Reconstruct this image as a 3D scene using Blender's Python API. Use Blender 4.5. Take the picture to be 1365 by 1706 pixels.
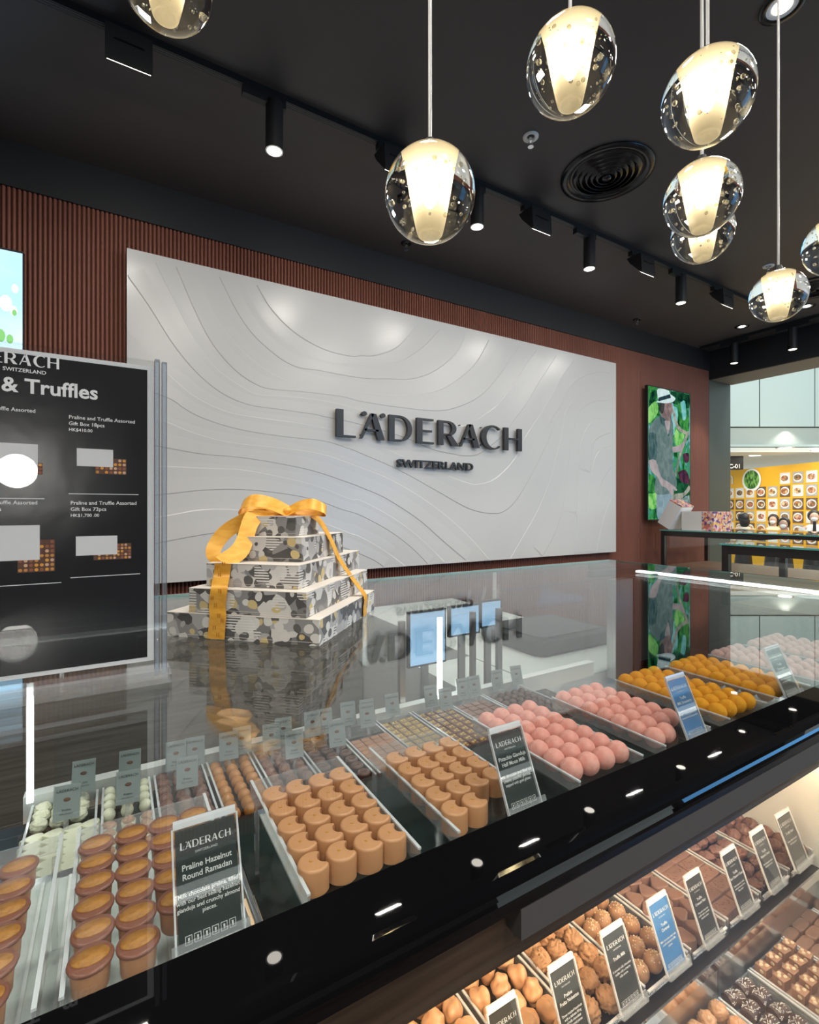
import bpy, bmesh, math, random
from mathutils import Vector, Matrix
random.seed(7)
for o in list(bpy.data.objects): bpy.data.objects.remove(o)
SC = bpy.context.scene
COL = SC.collection
PI = math.pi
CH = 1.60            # camera height; every h below is a depth beneath it
ANG = math.radians(30.93)

# ------------------------------------------------------------ camera, world, exposure
cam = bpy.data.cameras.new('camera'); camo = bpy.data.objects.new('camera', cam); COL.objects.link(camo)
camo.location = (0, 0, CH); camo.rotation_euler = (PI/2, 0, -ANG)
cam.sensor_fit = 'VERTICAL'; cam.sensor_height = 36; cam.lens = 822/1706*36
cam.shift_y = -5/1706; cam.clip_start = 0.02; cam.clip_end = 100
SC.camera = camo
SC.view_settings.view_transform = 'Standard'; SC.view_settings.look = 'None'
SC.view_settings.gamma = 1; SC.view_settings.use_curve_mapping = False
SC.view_settings.exposure = 0.50
SC.cycles.transparent_max_bounces = 48; SC.cycles.caustics_refractive = False; SC.cycles.max_bounces = 14; SC.cycles.transmission_bounces = 12
w = bpy.data.worlds.new('world'); SC.world = w; w.use_nodes = True
w.node_tree.nodes['Background'].inputs[0].default_value = (0.80, 0.92, 0.92, 1)
w.node_tree.nodes['Background'].inputs[1].default_value = 0.75

def area_light(name, loc, target, size, power, color=(1, 1, 1), sy=None, spread=PI):
    l = bpy.data.lights.new(name, 'AREA'); l.energy = power; l.color = color; l.size = size; l.spread = spread
    if sy: l.shape = 'RECTANGLE'; l.size_y = sy
    o = bpy.data.objects.new(name, l); COL.objects.link(o); o.location = loc
    o.rotation_euler = (Vector(target)-Vector(loc)).to_track_quat('-Z', 'Y').to_euler()
    return o
def spot_light(name, loc, target, power, angle=70, color=(1, .93, .84), r=.03, blend=.5):
    l = bpy.data.lights.new(name, 'SPOT'); l.energy = power; l.color = color; l.spot_size = math.radians(angle)
    l.spot_blend = blend; l.shadow_soft_size = r
    o = bpy.data.objects.new(name, l); COL.objects.link(o); o.location = loc
    o.rotation_euler = (Vector(target)-Vector(loc)).to_track_quat('-Z', 'Y').to_euler()
    return o
# recessed ceiling downlights over the shop floor
for x in (-1.5, .6, 2.6, 4.6, 6.2):
    for y in (-2.6, -.9, 1.0):
        area_light('downlight_light', (x, y, CH+2.25), (x, y, 0), .35, 20, (1, .95, .88))

# ------------------------------------------------------------ helpers
def tag(o, label=None, cat=None, group=None, kind=None):
    if label: o['label'] = label
    if cat: o['category'] = cat
    if group: o['group'] = group
    if kind: o['kind'] = kind
    return o
def empty(name, loc, label, cat, group=None, rz=0):
    o = bpy.data.objects.new(name, None); COL.objects.link(o); o.location = loc; o.rotation_euler = (0, 0, rz)
    o.empty_display_size = .02
    return tag(o, label, cat, group)
class MB:
    def __init__(s): s.v = []; s.f = []; s.m = []; s.s = []
    def add(s, vs, fs, mi=0, smooth=False):
        b = len(s.v); s.v += [tuple(v) for v in vs]
        for f in fs: s.f.append([b+i for i in f]); s.m.append(mi); s.s.append(smooth)
        return s
    def box(s, x0, y0, z0, x1, y1, z1, mi=0):
        vs = [(x, y, z) for z in (z0, z1) for y in (y0, y1) for x in (x0, x1)]
        return s.add(vs, [(0, 2, 3, 1), (4, 5, 7, 6), (0, 1, 5, 4), (2, 6, 7, 3), (0, 4, 6, 2), (1, 3, 7, 5)], mi)
    def obox(s, o, a, b, c, mi=0):       # box from corner o with edge vectors a,b,c
        o, a, b, c = map(Vector, (o, a, b, c))
        vs = [o, o+a, o+b, o+a+b, o+c, o+a+c, o+b+c, o+a+b+c]
        return s.add(vs, [(0, 2, 3, 1), (4, 5, 7, 6), (0, 1, 5, 4), (2, 6, 7, 3), (0, 4, 6, 2), (1, 3, 7, 5)], mi)
    def cyl(s, p0, p1, r0, r1=None, n=16, mi=0, cap=True, smooth=True):
        r1 = r0 if r1 is None else r1
        p0, p1 = Vector(p0), Vector(p1); d = (p1-p0).normalized()
        u = d.orthogonal().normalized(); v = d.cross(u)
        vs = []
        for p, r in ((p0, r0), (p1, r1)):
            for i in range(n):
                a = 2*PI*i/n; vs.append(p+u*math.cos(a)*r+v*math.sin(a)*r)
        fs = [(i, (i+1) % n, n+(i+1) % n, n+i) for i in range(n)]
        s.add(vs, fs, mi, smooth)
        if cap:
            s.add(vs[:n], [tuple(range(n))[::-1]], mi); s.add(vs[n:], [tuple(range(n))], mi)
        return s
    def lathe(s, prof, n=24, c=(0, 0, 0), mi=0, smooth=True, sx=1, sy=1):
        vs = []; k = len(prof)
        for i in range(n):
            a = 2*PI*i/n
            for r, z in prof: vs.append((c[0]+r*math.cos(a)*sx, c[1]+r*math.sin(a)*sy, c[2]+z))
        fs = []
        for i in range(n):
            j = (i+1) % n
            for q in range(k-1): fs.append((i*k+q, j*k+q, j*k+q+1, i*k+q+1))
        return s.add(vs, fs, mi, smooth)
    def sphere(s, c, r, n=16, m=10, mi=0, sx=1, sy=1, sz=1, jit=0):
        vs = [(c[0], c[1], c[2]-r*sz)]
        for j in range(1, m):
            t = PI*j/m-PI/2
            for i in range(n):
                a = 2*PI*i/n; k = r*(1+random.uniform(-jit, jit))
                vs.append((c[0]+k*math.cos(t)*math.cos(a)*sx, c[1]+k*math.cos(t)*math.sin(a)*sy, c[2]+k*math.sin(t)*sz))
        vs.append((c[0], c[1], c[2]+r*sz)); L = len(vs)-1
        fs = [(0, 1+(i+1) % n, 1+i) for i in range(n)]
        for j in range(m-2):
            for i in range(n):
                a = 1+j*n+i; b = 1+j*n+(i+1) % n; fs.append((a, b, b+n, a+n))
        fs += [(L, L-n+i, L-n+(i+1) % n) for i in range(n)]
        return s.add(vs, fs, mi, True)
    def prism(s, poly, z0, z1, bev=0, mi=0, sides_smooth=False):
        n = len(poly); cx = sum(p[0] for p in poly)/n; cy = sum(p[1] for p in poly)/n
        R = max(math.hypot(p[0]-cx, p[1]-cy) for p in poly)
        rings = [(1, z0), (1, z1-bev)]
        if bev: rings += [(1-.25*bev/R, z1-.4*bev), (1-.55*bev/R, z1-.15*bev), (1-1.1*bev/R, z1)]
        vs = []
        for k, z in rings: vs += [(cx+(x-cx)*k, cy+(y-cy)*k, z) for x, y in poly]
        fs = [(r*n+i, r*n+(i+1) % n, (r+1)*n+(i+1) % n, (r+1)*n+i) for r in range(len(rings)-1) for i in range(n)]
        s.add(vs, fs, mi, bool(bev) or sides_smooth)
        L = (len(rings)-1)*n
        s.add(vs[L:], [tuple(range(n))], mi); s.add(vs[:n], [tuple(range(n))[::-1]], mi)
        return s
    def tube(s, pts, r, n=8, mi=0):
        pts = [Vector(p) for p in pts]; rings = []; u = None
        for i, p in enumerate(pts):
            d = (pts[min(i+1, len(pts)-1)]-pts[max(i-1, 0)]).normalized()
            u = d.orthogonal().normalized() if u is None else (u-d*u.dot(d)).normalized()
            v = d.cross(u); rings.append([p+u*math.cos(2*PI*k/n)*r+v*math.sin(2*PI*k/n)*r for k in range(n)])
        vs = [q for R in rings for q in R]
        fs = [(i*n+k, i*n+(k+1) % n, (i+1)*n+(k+1) % n, (i+1)*n+k) for i in range(len(pts)-1) for k in range(n)]
        s.add(vs, fs, mi, True); s.add(rings[0], [tuple(range(n))[::-1]], mi); s.add(rings[-1], [tuple(range(n))], mi)
        return s
    def text(s, body, o, xd, yd, size, align='LEFT', ext=0, bold=0, mi=0):
        cu = bpy.data.curves.new('t', 'FONT'); cu.body = body; cu.size = size; cu.align_x = align
        cu.resolution_u = 3; cu.extrude = ext/2; cu.offset = bold
        t = bpy.data.objects.new('t', cu); COL.objects.link(t)
        dg = bpy.context.evaluated_depsgraph_get(); dg.update()
        me = bpy.data.meshes.new_from_object(t.evaluated_get(dg))
        o, xd, yd = Vector(o), Vector(xd), Vector(yd); zd = xd.cross(yd)
        s.add([o+xd*v.co.x+yd*v.co.y+zd*(v.co.z+ext/2) for v in me.vertices], [tuple(p.vertices) for p in me.polygons], mi)
        bpy.data.objects.remove(t); bpy.data.curves.remove(cu); bpy.data.meshes.remove(me)
        return s
    def poly3(s, pts, mi=0): return s.add(pts, [tuple(range(len(pts)))], mi)
    def xf(s, M):
        s.v = [tuple(M @ Vector(v)) for v in s.v]; return s
    def mesh(s, name, mats):
        me = bpy.data.meshes.new(name); me.from_pydata(s.v, [], s.f)
        if not isinstance(mats, (list, tuple)): mats = [mats]
        for m in mats: me.materials.append(m)
        me.polygons.foreach_set('material_index', s.m); me.polygons.foreach_set('use_smooth', s.s)
        me.update(); return me
    def build(s, name, mats, parent=None, loc=None, clean=False):
        o = bpy.data.objects.new(name, s.mesh(name, mats)); COL.objects.link(o)
        if parent: o.parent = parent
        if loc: o.location = loc
        return o
def copy_tree(o, parent=None):
    c = o.copy(); COL.objects.link(c)
    if parent: c.parent = parent
    for ch in KIDS.get(o.name, []): copy_tree(ch, c)
    return c
KIDS = {}
def kid(p, c): KIDS.setdefault(p.name, []).append(c); return c
def remesh_fix(o):
    bm = bmesh.new(); bm.from_mesh(o.data); bmesh.ops.remove_doubles(bm, verts=bm.verts, dist=1e-6)
    bmesh.ops.recalc_face_normals(bm, faces=bm.faces); bm.to_mesh(o.data); bm.free(); return o

# ------------------------------------------------------------ materials
def mat(name, color, rough=.5, metal=0, spec=.5, emit=None, es=0, coat=0, noise=None, bump=None, trans=0, sss=0):
    m = bpy.data.materials.new(name); m.use_nodes = True; nt = m.node_tree; b = nt.nodes['Principled BSDF']
    b.inputs['Base Color'].default_value = (*color, 1); b.inputs['Roughness'].default_value = rough
    b.inputs['Metallic'].default_value = metal; b.inputs['Specular IOR Level'].default_value = spec
    b.inputs['Coat Weight'].default_value = coat; b.inputs['Coat Roughness'].default_value = .08
    if emit: b.inputs['Emission Color'].default_value = (*emit, 1); b.inputs['Emission Strength'].default_value = es
    if noise or bump:
        tc = nt.nodes.new('ShaderNodeTexCoord')
    if noise:     # (scale, color2, stretch xyz, lo, hi)
        sc, c2, st, lo, hi = noise
        mp = nt.nodes.new('ShaderNodeMapping'); mp.inputs['Scale'].default_value = st
        n = nt.nodes.new('ShaderNodeTexNoise'); n.inputs['Scale'].default_value = sc; n.inputs['Detail'].default_value = 5
        r = nt.nodes.new('ShaderNodeValToRGB'); r.color_ramp.elements[0].position = lo; r.color_ramp.elements[1].position = hi
        r.color_ramp.elements[0].color = (*color, 1); r.color_ramp.elements[1].color = (*c2, 1)
        nt.links.new(tc.outputs['Object'], mp.inputs[0]); nt.links.new(mp.outputs[0], n.inputs[0])
        nt.links.new(n.outputs[0], r.inputs[0]); nt.links.new(r.outputs[0], b.inputs['Base Color'])
    if bump:      # (scale, strength, distance)
        n2 = nt.nodes.new('ShaderNodeTexNoise'); n2.inputs['Scale'].default_value = bump[0]; n2.inputs['Detail'].default_value = 4
        bp = nt.nodes.new('ShaderNodeBump'); bp.inputs['Strength'].default_value = bump[1]; bp.inputs['Distance'].default_value = bump[2]
        nt.links.new(tc.outputs['Object'], n2.inputs[0]); nt.links.new(n2.outputs[0], bp.inputs['Height']); nt.links.new(bp.outputs[0], b.inputs['Normal'])
    return m
def emis(name, color, s):
    m = bpy.data.materials.new(name); m.use_nodes = True; nt = m.node_tree; nt.nodes.clear()
    o = nt.nodes.new('ShaderNodeOutputMaterial'); e = nt.nodes.new('ShaderNodeEmission')
    e.inputs[0].default_value = (*color, 1); e.inputs[1].default_value = s; nt.links.new(e.outputs[0], o.inputs[0]); return m
def clear(name, tint=(1, 1, 1), ior=1.5, rough=0.0, white=0.0, boost=1.0):
    """clear sheet: transparent + mirror by Fresnel, optional whitish body"""
    m = bpy.data.materials.new(name); m.use_nodes = True; nt = m.node_tree; nt.nodes.clear(); N = nt.nodes.new; L = nt.links.new
    o = N('ShaderNodeOutputMaterial'); t = N('ShaderNodeBsdfTransparent'); g = N('ShaderNodeBsdfGlossy'); g.inputs['Roughness'].default_value = rough
    t.inputs[0].default_value = (*tint, 1)
    geo = N('ShaderNodeNewGeometry'); mr = N('ShaderNodeMapRange'); mr.inputs['To Min'].default_value = ior; mr.inputs['To Max'].default_value = 1/ior
    L(geo.outputs['Backfacing'], mr.inputs['Value'])
    fr = N('ShaderNodeFresnel'); L(mr.outputs[0], fr.inputs['IOR'])
    mu = N('ShaderNodeMath'); mu.operation = 'MULTIPLY'; mu.inputs[1].default_value = boost; mu.use_clamp = True; L(fr.outputs[0], mu.inputs[0])
    base = t
    if white:
        d = N('ShaderNodeBsdfDiffuse'); d.inputs[0].default_value = (.9, .93, .95, 1); mw = N('ShaderNodeMixShader'); mw.inputs[0].default_value = white
        L(t.outputs[0], mw.inputs[1]); L(d.outputs[0], mw.inputs[2]); base = mw
    mx = N('ShaderNodeMixShader'); L(mu.outputs[0], mx.inputs[0]); L(base.outputs[0], mx.inputs[1]); L(g.outputs[0], mx.inputs[2]); L(mx.outputs[0], o.inputs[0])
    return m
M = {}
M['ceiling'] = mat('ceiling_paint', (.060, .053, .051), .55, noise=(.8, (.074, .065, .062), (1, 1, 1), .3, .7))
M['black'] = mat('matt_black', (.012, .013, .014), .5)
M['bulkhead'] = mat('bulkhead_black', (.014, .015, .017), .65)
M['slat'] = mat('terracotta_slat', (.24, .083, .05), .55, noise=(3, (.20, .068, .042), (1, 1, .2), .35, .65))
M['slatback'] = mat('slat_backing', (.07, .03, .022), .8)
M['panel'] = mat('warm_white_lacquer', (.60, .59, .565), .28, spec=.45)
M['letter'] = mat('black_letter', (.016, .017, .02), .38)
M['floor'] = mat('dark_wood_floor', (.035, .022, .016), .35, noise=(6, (.075, .050, .037), (1, 9, 1), .35, .65))
M['jamb'] = mat('dark_green_grey', (.05, .068, .062), .5)
M['topglass'] = clear('glass_top', (.965, .985, .98))
M['glass'] = clear('clear_glass', (.95, .975, .97))
M['glassedge'] = mat('green_glass_edge', (.10, .38, .34), .15)
M['blackglass'] = mat('black_enamel_glass', (.003, .003, .0035), .015, spec=.5)
M['acrylic'] = clear('acrylic', (.985, .99, .99), 1.49)
M['acryledge'] = clear('acrylic_edge', (.97, .98, .98), 1.49, .06, .13, 2.2)
M['rim'] = clear('acrylic_rim', (.97, .99, 1), 1.49, .08, .62, 2.5)
M['steel'] = mat('brushed_steel', (.55, .55, .54), .28, 1, noise=(4, (.72, .71, .69), (1, 14, 1), .3, .7))
M['steelrib'] = mat('ribbed_steel', (.60, .64, .60), .4, .25)
M['whitelac'] = mat('white_laminate', (.72, .74, .72), .35)
M['dkglass'] = mat('smoked_dark_deck', (.018, .028, .026), .06)
M['dkmetal'] = mat('dark_metal', (.035, .032, .03), .3, .5)
M['grey'] = mat('grey_metal', (.10, .095, .09), .4, .2)
M['backwood'] = mat('grey_brown_laminate', (.12, .105, .092), .45, noise=(5, (.20, .18, .16), (.4, 1, 12), .35, .65))
M['wood'] = mat('dark_walnut', (.050, .030, .018), .4, noise=(9, (.105, .064, .040), (.6, 9, 14), .35, .65))
M['chrome'] = mat('chrome', (.8, .8, .8), .12, 1)
M['led'] = emis('led_strip', (.93, 1, .97), 6)
M['ledsoft'] = emis('front_led', (.95, 1, .97), 1.6)
M['warmled'] = emis('warm_led_strip', (1, .62, .28), 6)
M['lamp'] = emis('lamp_face', (1, .93, .82), 6)
M['white'] = mat('white_plastic', (.75, .75, .73), .4)
M['spotmark'] = mat('deep_black', (.004, .004, .005), .3)
CONTOURS = [
('d',[(0.07,1.57),(0.20,1.39),(0.36,1.14),(0.52,0.96),(0.69,0.84),(0.88,0.78),(1.13,0.77),(1.39,0.76),(1.47,0.75),(1.68,0.73),(2.01,0.68),(2.30,0.62),(2.53,0.55),(2.76,0.52),(2.94,0.51),(3.11,0.55),(3.39,0.74),(3.51,0.87),(3.72,1.10),(3.92,1.37),(4.17,1.68)]),
('l',[(0.07,1.22),(0.24,1.03),(0.37,0.91),(0.52,0.80),(0.74,0.72),(1.01,0.70),(1.23,0.69),(1.47,0.67),(1.65,0.65),(1.86,0.60),(2.07,0.53),(2.26,0.46),(2.43,0.40),(2.67,0.33),(2.94,0.26),(3.09,0.25),(3.31,0.32),(3.56,0.53),(3.72,0.78),(3.98,1.09),(4.25,1.46),(4.45,1.68)]),
('l',[(0.25,1.70),(0.36,1.48),(0.49,1.24),(0.64,1.04),(0.85,0.91),(0.96,0.88),(1.16,0.89),(1.47,0.89),(1.80,0.85),(1.83,0.81),(2.02,0.80),(2.38,0.78),(2.77,0.80),(2.96,0.83),(3.20,0.97),(3.35,1.08),(3.56,1.32),(3.72,1.53),(3.86,1.69)]),
('d',[(0.37,1.70),(0.49,1.42),(0.61,1.20),(0.77,1.03),(0.93,0.94),(1.06,0.92),(1.31,0.93),(1.63,0.93),(1.80,0.91),(2.18,0.90),(2.57,0.91),(2.82,0.97),(3.10,1.11),(3.35,1.35),(3.51,1.56),(3.63,1.69)]),
('l',[(0.52,1.70),(0.61,1.48),(0.77,1.25),(0.96,1.10),(1.16,1.02),(1.31,1.01),(1.63,1.01),(1.80,1.00),(2.08,1.01),(2.38,1.05),(2.64,1.13),(2.86,1.27),(3.05,1.44),(3.21,1.69)]),
('d',[(0.66,1.70),(0.77,1.49),(0.90,1.32),(1.09,1.18),(1.25,1.12),(1.43,1.12),(1.80,1.11),(2.08,1.14),(2.34,1.18),(2.59,1.30),(2.82,1.50),(2.92,1.69)]),
('l',[(0.86,1.70),(0.94,1.51),(1.09,1.36),(1.28,1.27),(1.51,1.22),(1.80,1.24),(1.98,1.26),(2.22,1.34),(2.44,1.50),(2.62,1.69)]),
('d',[(0.93,1.70),(1.04,1.54),(1.23,1.39),(1.47,1.30),(1.71,1.28),(1.80,1.30),(1.96,1.33),(2.18,1.45),(2.38,1.69)]),
('d',[(0.07,0.84),(0.32,0.77),(0.42,0.71),(0.52,0.66),(0.69,0.61),(0.88,0.58),(1.16,0.56),(1.47,0.55),(1.70,0.50),(1.80,0.47),(2.18,0.34),(2.59,0.16),(2.96,0.00),(3.25,-0.05),(3.43,-0.02),(3.61,0.12),(3.83,0.41),(4.09,0.82),(4.07,0.93),(4.25,1.16),(4.40,1.37),(4.63,1.52),(4.89,1.60),(5.07,1.61)]),
('l',[(0.07,0.68),(0.32,0.61),(0.49,0.55),(0.74,0.50),(1.16,0.48),(1.47,0.45),(1.80,0.36),(2.08,0.27),(2.38,0.13),(2.68,-0.05),(2.96,-0.26),(3.22,-0.50)]),
('d',[(0.07,0.46),(0.32,0.42),(0.55,0.39),(0.81,0.38),(1.09,0.35),(1.39,0.30),(1.71,0.21),(1.80,0.18),(2.04,0.09),(2.38,-0.10),(2.66,-0.31),(2.92,-0.50)]),
('l',[(0.07,0.28),(0.32,0.30),(0.55,0.30),(0.81,0.30),(1.09,0.26),(1.39,0.20),(1.71,0.09),(1.80,0.08),(2.08,-0.05),(2.38,-0.24),(2.68,-0.50)]),
('d',[(0.07,0.07),(0.32,0.10),(0.55,0.13),(0.81,0.14),(1.09,0.12),(1.39,0.07),(1.63,-0.01),(1.80,-0.06),(2.08,-0.20),(2.30,-0.35),(2.48,-0.51)]),
('l',[(0.07,-0.08),(0.32,-0.04),(0.55,-0.00),(0.80,0.00),(1.10,-0.02),(1.44,-0.10),(1.71,-0.20),(1.80,-0.23),(2.02,-0.35),(2.25,-0.51)]),
('d',[(0.07,-0.27),(0.32,-0.23),(0.49,-0.20),(0.64,-0.18),(0.78,-0.18),(1.01,-0.19),(1.31,-0.23),(1.65,-0.33),(1.80,-0.39),(1.93,-0.45),(2.02,-0.51)]),
('l',[(3.49,-0.51),(3.69,-0.26),(3.89,0.00),(4.07,0.32),(4.18,0.62),(4.27,0.90),(4.31,1.08),(4.46,1.25),(4.69,1.38),(5.07,1.40)]),
('d',[(3.96,-0.51),(4.16,-0.25),(4.28,0.04),(4.34,0.35),(4.40,0.70),(4.48,0.97),(4.59,1.14),(4.79,1.24),(5.07,1.29)]),
('l',[(4.45,-0.49),(4.49,-0.17),(4.51,0.27),(4.53,0.60),(4.59,0.82),(4.72,0.99),(4.89,1.06),(5.10,1.09)]),
('l',[(4.63,-0.49),(4.66,-0.17),(4.71,0.23),(4.78,0.54),(4.89,0.69),(5.10,0.76)]),
('d',[(4.72,0.43),(4.78,0.74),(4.89,0.84),(5.10,0.91)]),
('d',[(4.76,-0.50),(4.81,-0.18),(4.85,0.12),(4.95,0.34),(5.10,0.50)]),
('l',[(4.83,-0.50),(4.91,-0.23),(5.00,-0.02),(5.10,0.14)]),
]
TV_PICTURE = [
('leaf',[(5.784,1.559),(5.995,1.562),(5.934,1.363),(5.828,1.242),(5.787,1.220)]),
('leaf_dark',[(5.858,1.481),(5.995,1.516),(5.888,1.248),(5.793,1.166)]),
('lime',[(5.799,1.275),(5.964,1.384),(6.025,1.262),(5.858,1.100),(5.793,1.112)]),
('leaf_dark',[(6.293,1.553),(6.711,1.556),(6.715,1.372),(6.522,1.390),(6.325,1.406)]),
('cyan',[(6.325,1.368),(6.456,1.325),(6.429,1.075),(6.325,0.953),(6.309,1.141)]),
('lime',[(6.390,1.110),(6.522,1.007),(6.657,1.095),(6.522,0.834),(6.390,0.883)]),
('leaf',[(6.456,1.421),(6.708,1.332),(6.708,0.943),(6.589,1.012),(6.489,1.157)]),
('cyan',[(6.522,1.428),(6.623,1.458),(6.657,1.249),(6.572,1.203)]),
('lime',[(5.793,0.191),(5.995,0.212),(6.004,0.029),(5.828,0.010)]),
('leaf',[(5.793,0.462),(5.979,0.377),(5.964,0.212),(5.793,0.227)]),
('leaf_dark',[(6.390,0.428),(6.725,0.322),(6.732,0.128),(6.456,0.144)]),
('pod',[(6.572,0.741),(6.708,0.759),(6.718,0.653),(6.623,0.628)]),
('pod',[(6.456,0.487),(6.623,0.532),(6.718,0.439),(6.708,0.341),(6.522,0.375)]),
('grey',[(6.423,0.068),(6.725,0.186),(6.732,-0.125),(6.293,-0.131)]),
('lime',[(6.293,-0.008),(6.423,0.011),(6.456,-0.123),(6.261,-0.130)]),
('branch',[(6.325,1.312),(6.364,1.325),(6.472,1.117),(6.691,1.039),(6.684,1.000),(6.429,1.075)]),
('branch',[(6.674,1.057),(6.708,1.021),(6.522,0.700),(6.423,0.429),(6.374,0.257),(6.325,0.275),(6.406,0.523),(6.505,0.776)]),
('branch',[(6.293,0.123),(6.390,0.200),(6.589,0.223),(6.718,0.322),(6.725,0.244),(6.522,0.126),(6.390,0.030),(6.357,-0.131),(6.261,-0.130)]),
('trouser',[(5.985,0.212),(6.341,0.237),(6.293,0.086),(6.213,-0.130),(6.010,-0.129),(5.979,0.084)]),
('shirt',[(6.025,1.189),(6.197,1.252),(6.341,1.143),(6.341,0.804),(6.351,0.521),(6.416,0.428),(6.390,0.238),(5.995,0.185),(5.943,0.303),(5.985,0.451),(5.955,0.614),(5.813,0.625),(5.805,0.950),(5.888,1.103)]),
('shirt_dark',[(5.813,0.969),(5.964,0.963),(5.995,0.782),(5.964,0.624),(5.813,0.616)]),
('shirt_dark',[(6.041,1.209),(6.197,1.149),(6.254,0.986),(6.235,0.956),(6.150,1.080),(6.078,1.101)]),
('skin',[(6.150,1.145),(6.277,1.166),(6.254,1.023),(6.223,0.983)]),
('skin',[(5.805,0.616),(5.964,0.624),(6.078,0.417),(6.261,0.348),(6.429,0.267),(6.416,0.239),(6.341,0.265),(6.364,0.200),(6.309,0.180),(6.197,0.272),(6.087,0.306),(5.995,0.414),(5.873,0.483)]),
('skin',[(6.332,0.822),(6.489,0.851),(6.582,0.905),(6.606,0.878),(6.555,0.798),(6.472,0.764),(6.341,0.751)]),
('face',[(6.078,1.369),(6.309,1.395),(6.325,1.293),(6.309,1.235),(6.293,1.177),(6.229,1.152),(6.078,1.212),(6.041,1.301)]),
('hair',[(6.035,1.365),(6.150,1.377),(6.134,1.273),(6.087,1.232),(6.041,1.282)]),
('hat',[(5.955,1.369),(6.010,1.371),(6.197,1.383),(6.341,1.417),(6.397,1.467),(6.341,1.493),(6.277,1.513),(6.235,1.555),(6.010,1.551),(5.998,1.462),(6.010,1.399)]),
('band',[(6.010,1.404),(6.022,1.387),(6.293,1.463),(6.277,1.510),(6.025,1.437)]),
]

# ------------------------------------------------------------ room shell
WY = 3.92
def struct(name, mb, m): return tag(mb.build(name, m), kind='structure')
struct('floor', MB().box(-3.2, -4.6, -.08, 7.99, 4.2, 0), M['floor'])
struct('ceiling', MB().box(-3.2, -4.6, CH+2.28, 7.99, 4.2, CH+2.4), M['ceiling'])
mb = MB().box(-3.2, WY, 0, 7.4, 4.05, CH+2.02, 1)
x = -3.2
while x < 7.385:                                     # half-round vertical slats
    r = .0108; n = 7; pts = []
    for i in range(n):
        a = PI*i/(n-1); pts.append((x+.013-r*math.cos(a), WY-.002-.016*math.sin(a)))
    vs = [(p[0], p[1], 0) for p in pts]+[(p[0], p[1], CH+2.02) for p in pts]
    mb.add(vs, [(i, i+1, n+i+1, n+i) for i in range(n-1)], 0, True)
    x += .026
struct('wall_back', mb, [M['slat'], M['slatback']])
struct('trim_1', MB().box(-3.2, WY-.03, CH+2.0, 7.62, 4.05, CH+2.28), M['bulkhead'])
struct('wall_left', MB().box(-3.3, -4.6, 0, -3.2, 4.2, CH+2.3), M['slatback'])
struct('wall_front', MB().box(-3.2, -4.7, 0, 3.2, -4.6, CH+2.3).box(3.2, -4.7, CH+1.3, 7.62, -4.6, CH+2.3), M['ceiling'])
struct('wall_right', MB().box(7.4, 3.90, 0, 7.99, 4.2, CH+1.87), M['jamb'])
struct('trim_2', MB().box(7.4, -4.6, CH+1.872, 7.98, 3.919, CH+2.28), M['bulkhead'])
struct('trim_5', MB().box(7.42, -4.6, CH+1.868, 7.99, 3.888, CH+1.8719), mat('soffit_grey', (.16, .16, .145), .6))

# ------------------------------------------------------------ feature panel with contour relief and lettering
PX0, PX1, PZ0, PZ1, PY = .074, 5.19, CH-.515, CH+1.755, 3.82
fp = MB().box(PX0, PY, PZ0, PX1, WY-.02, PZ1).build('feature_panel', M['panel'])
tag(fp, 'large warm white feature panel with wavy contour lines on the slatted wall', 'wall panel')
def smooth_line(P, sub=6):
    out = []
    for i in range(len(P)-1):
        p0 = P[max(i-1, 0)]; p1 = P[i]; p2 = P[i+1]; p3 = P[min(i+2, len(P)-1)]
        for k in range(sub):
            t = k/sub
            out.append(tuple(.5*((2*p1[a])+(-p0[a]+p2[a])*t+(2*p0[a]-5*p1[a]+4*p2[a]-p3[a])*t*t+(-p0[a]+3*p1[a]-3*p2[a]+p3[a])*t**3) for a in (0, 1)))
    out.append(P[-1]); return out
for kind, P in CONTOURS:
    L = smooth_line(P); mb = MB(); vs = []
    for i, (x, z) in enumerate(L):
        x = min(max(x, PX0+.001), PX1-.001)
        a = L[max(i-1, 0)]; b = L[min(i+1, len(L)-1)]; dx, dz = b[0]-a[0], b[1]-a[1]; l = math.hypot(dx, dz) or 1
        nx, nz = -dz/l, dx/l
        if nz < 0 or (abs(nz) < .05 and nx < 0): nx, nz = -nx, -nz      # n points upward
        sgn = 1 if kind == 'l' else -1                 # steep face upward (catches light) or downward
        h = .0045 if kind == 'd' else .0034; c = .0085; ramp = .22
        z = min(max(z, -.514), 1.754)
        def P3(off, y):
            xx = min(max(x+nx*off*sgn, PX0), PX1); zz = min(max(z+nz*off*sgn, -.515), 1.755)
            return (xx, y, CH+zz)
        vs += [P3(0, PY-.0002), P3(-c, PY-h), P3(-ramp, PY-.0003)]
    n = len(L)
    for i in range(n-1):
        for k in range(2): mb.add([vs[i*3+k], vs[i*3+k+1], vs[i*3+k+4], vs[i*3+k+3]], [(0, 1, 2, 3)], 0, False)
    o = mb.build('contour_ridge', M['panel'], fp); remesh_fix(o)

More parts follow.
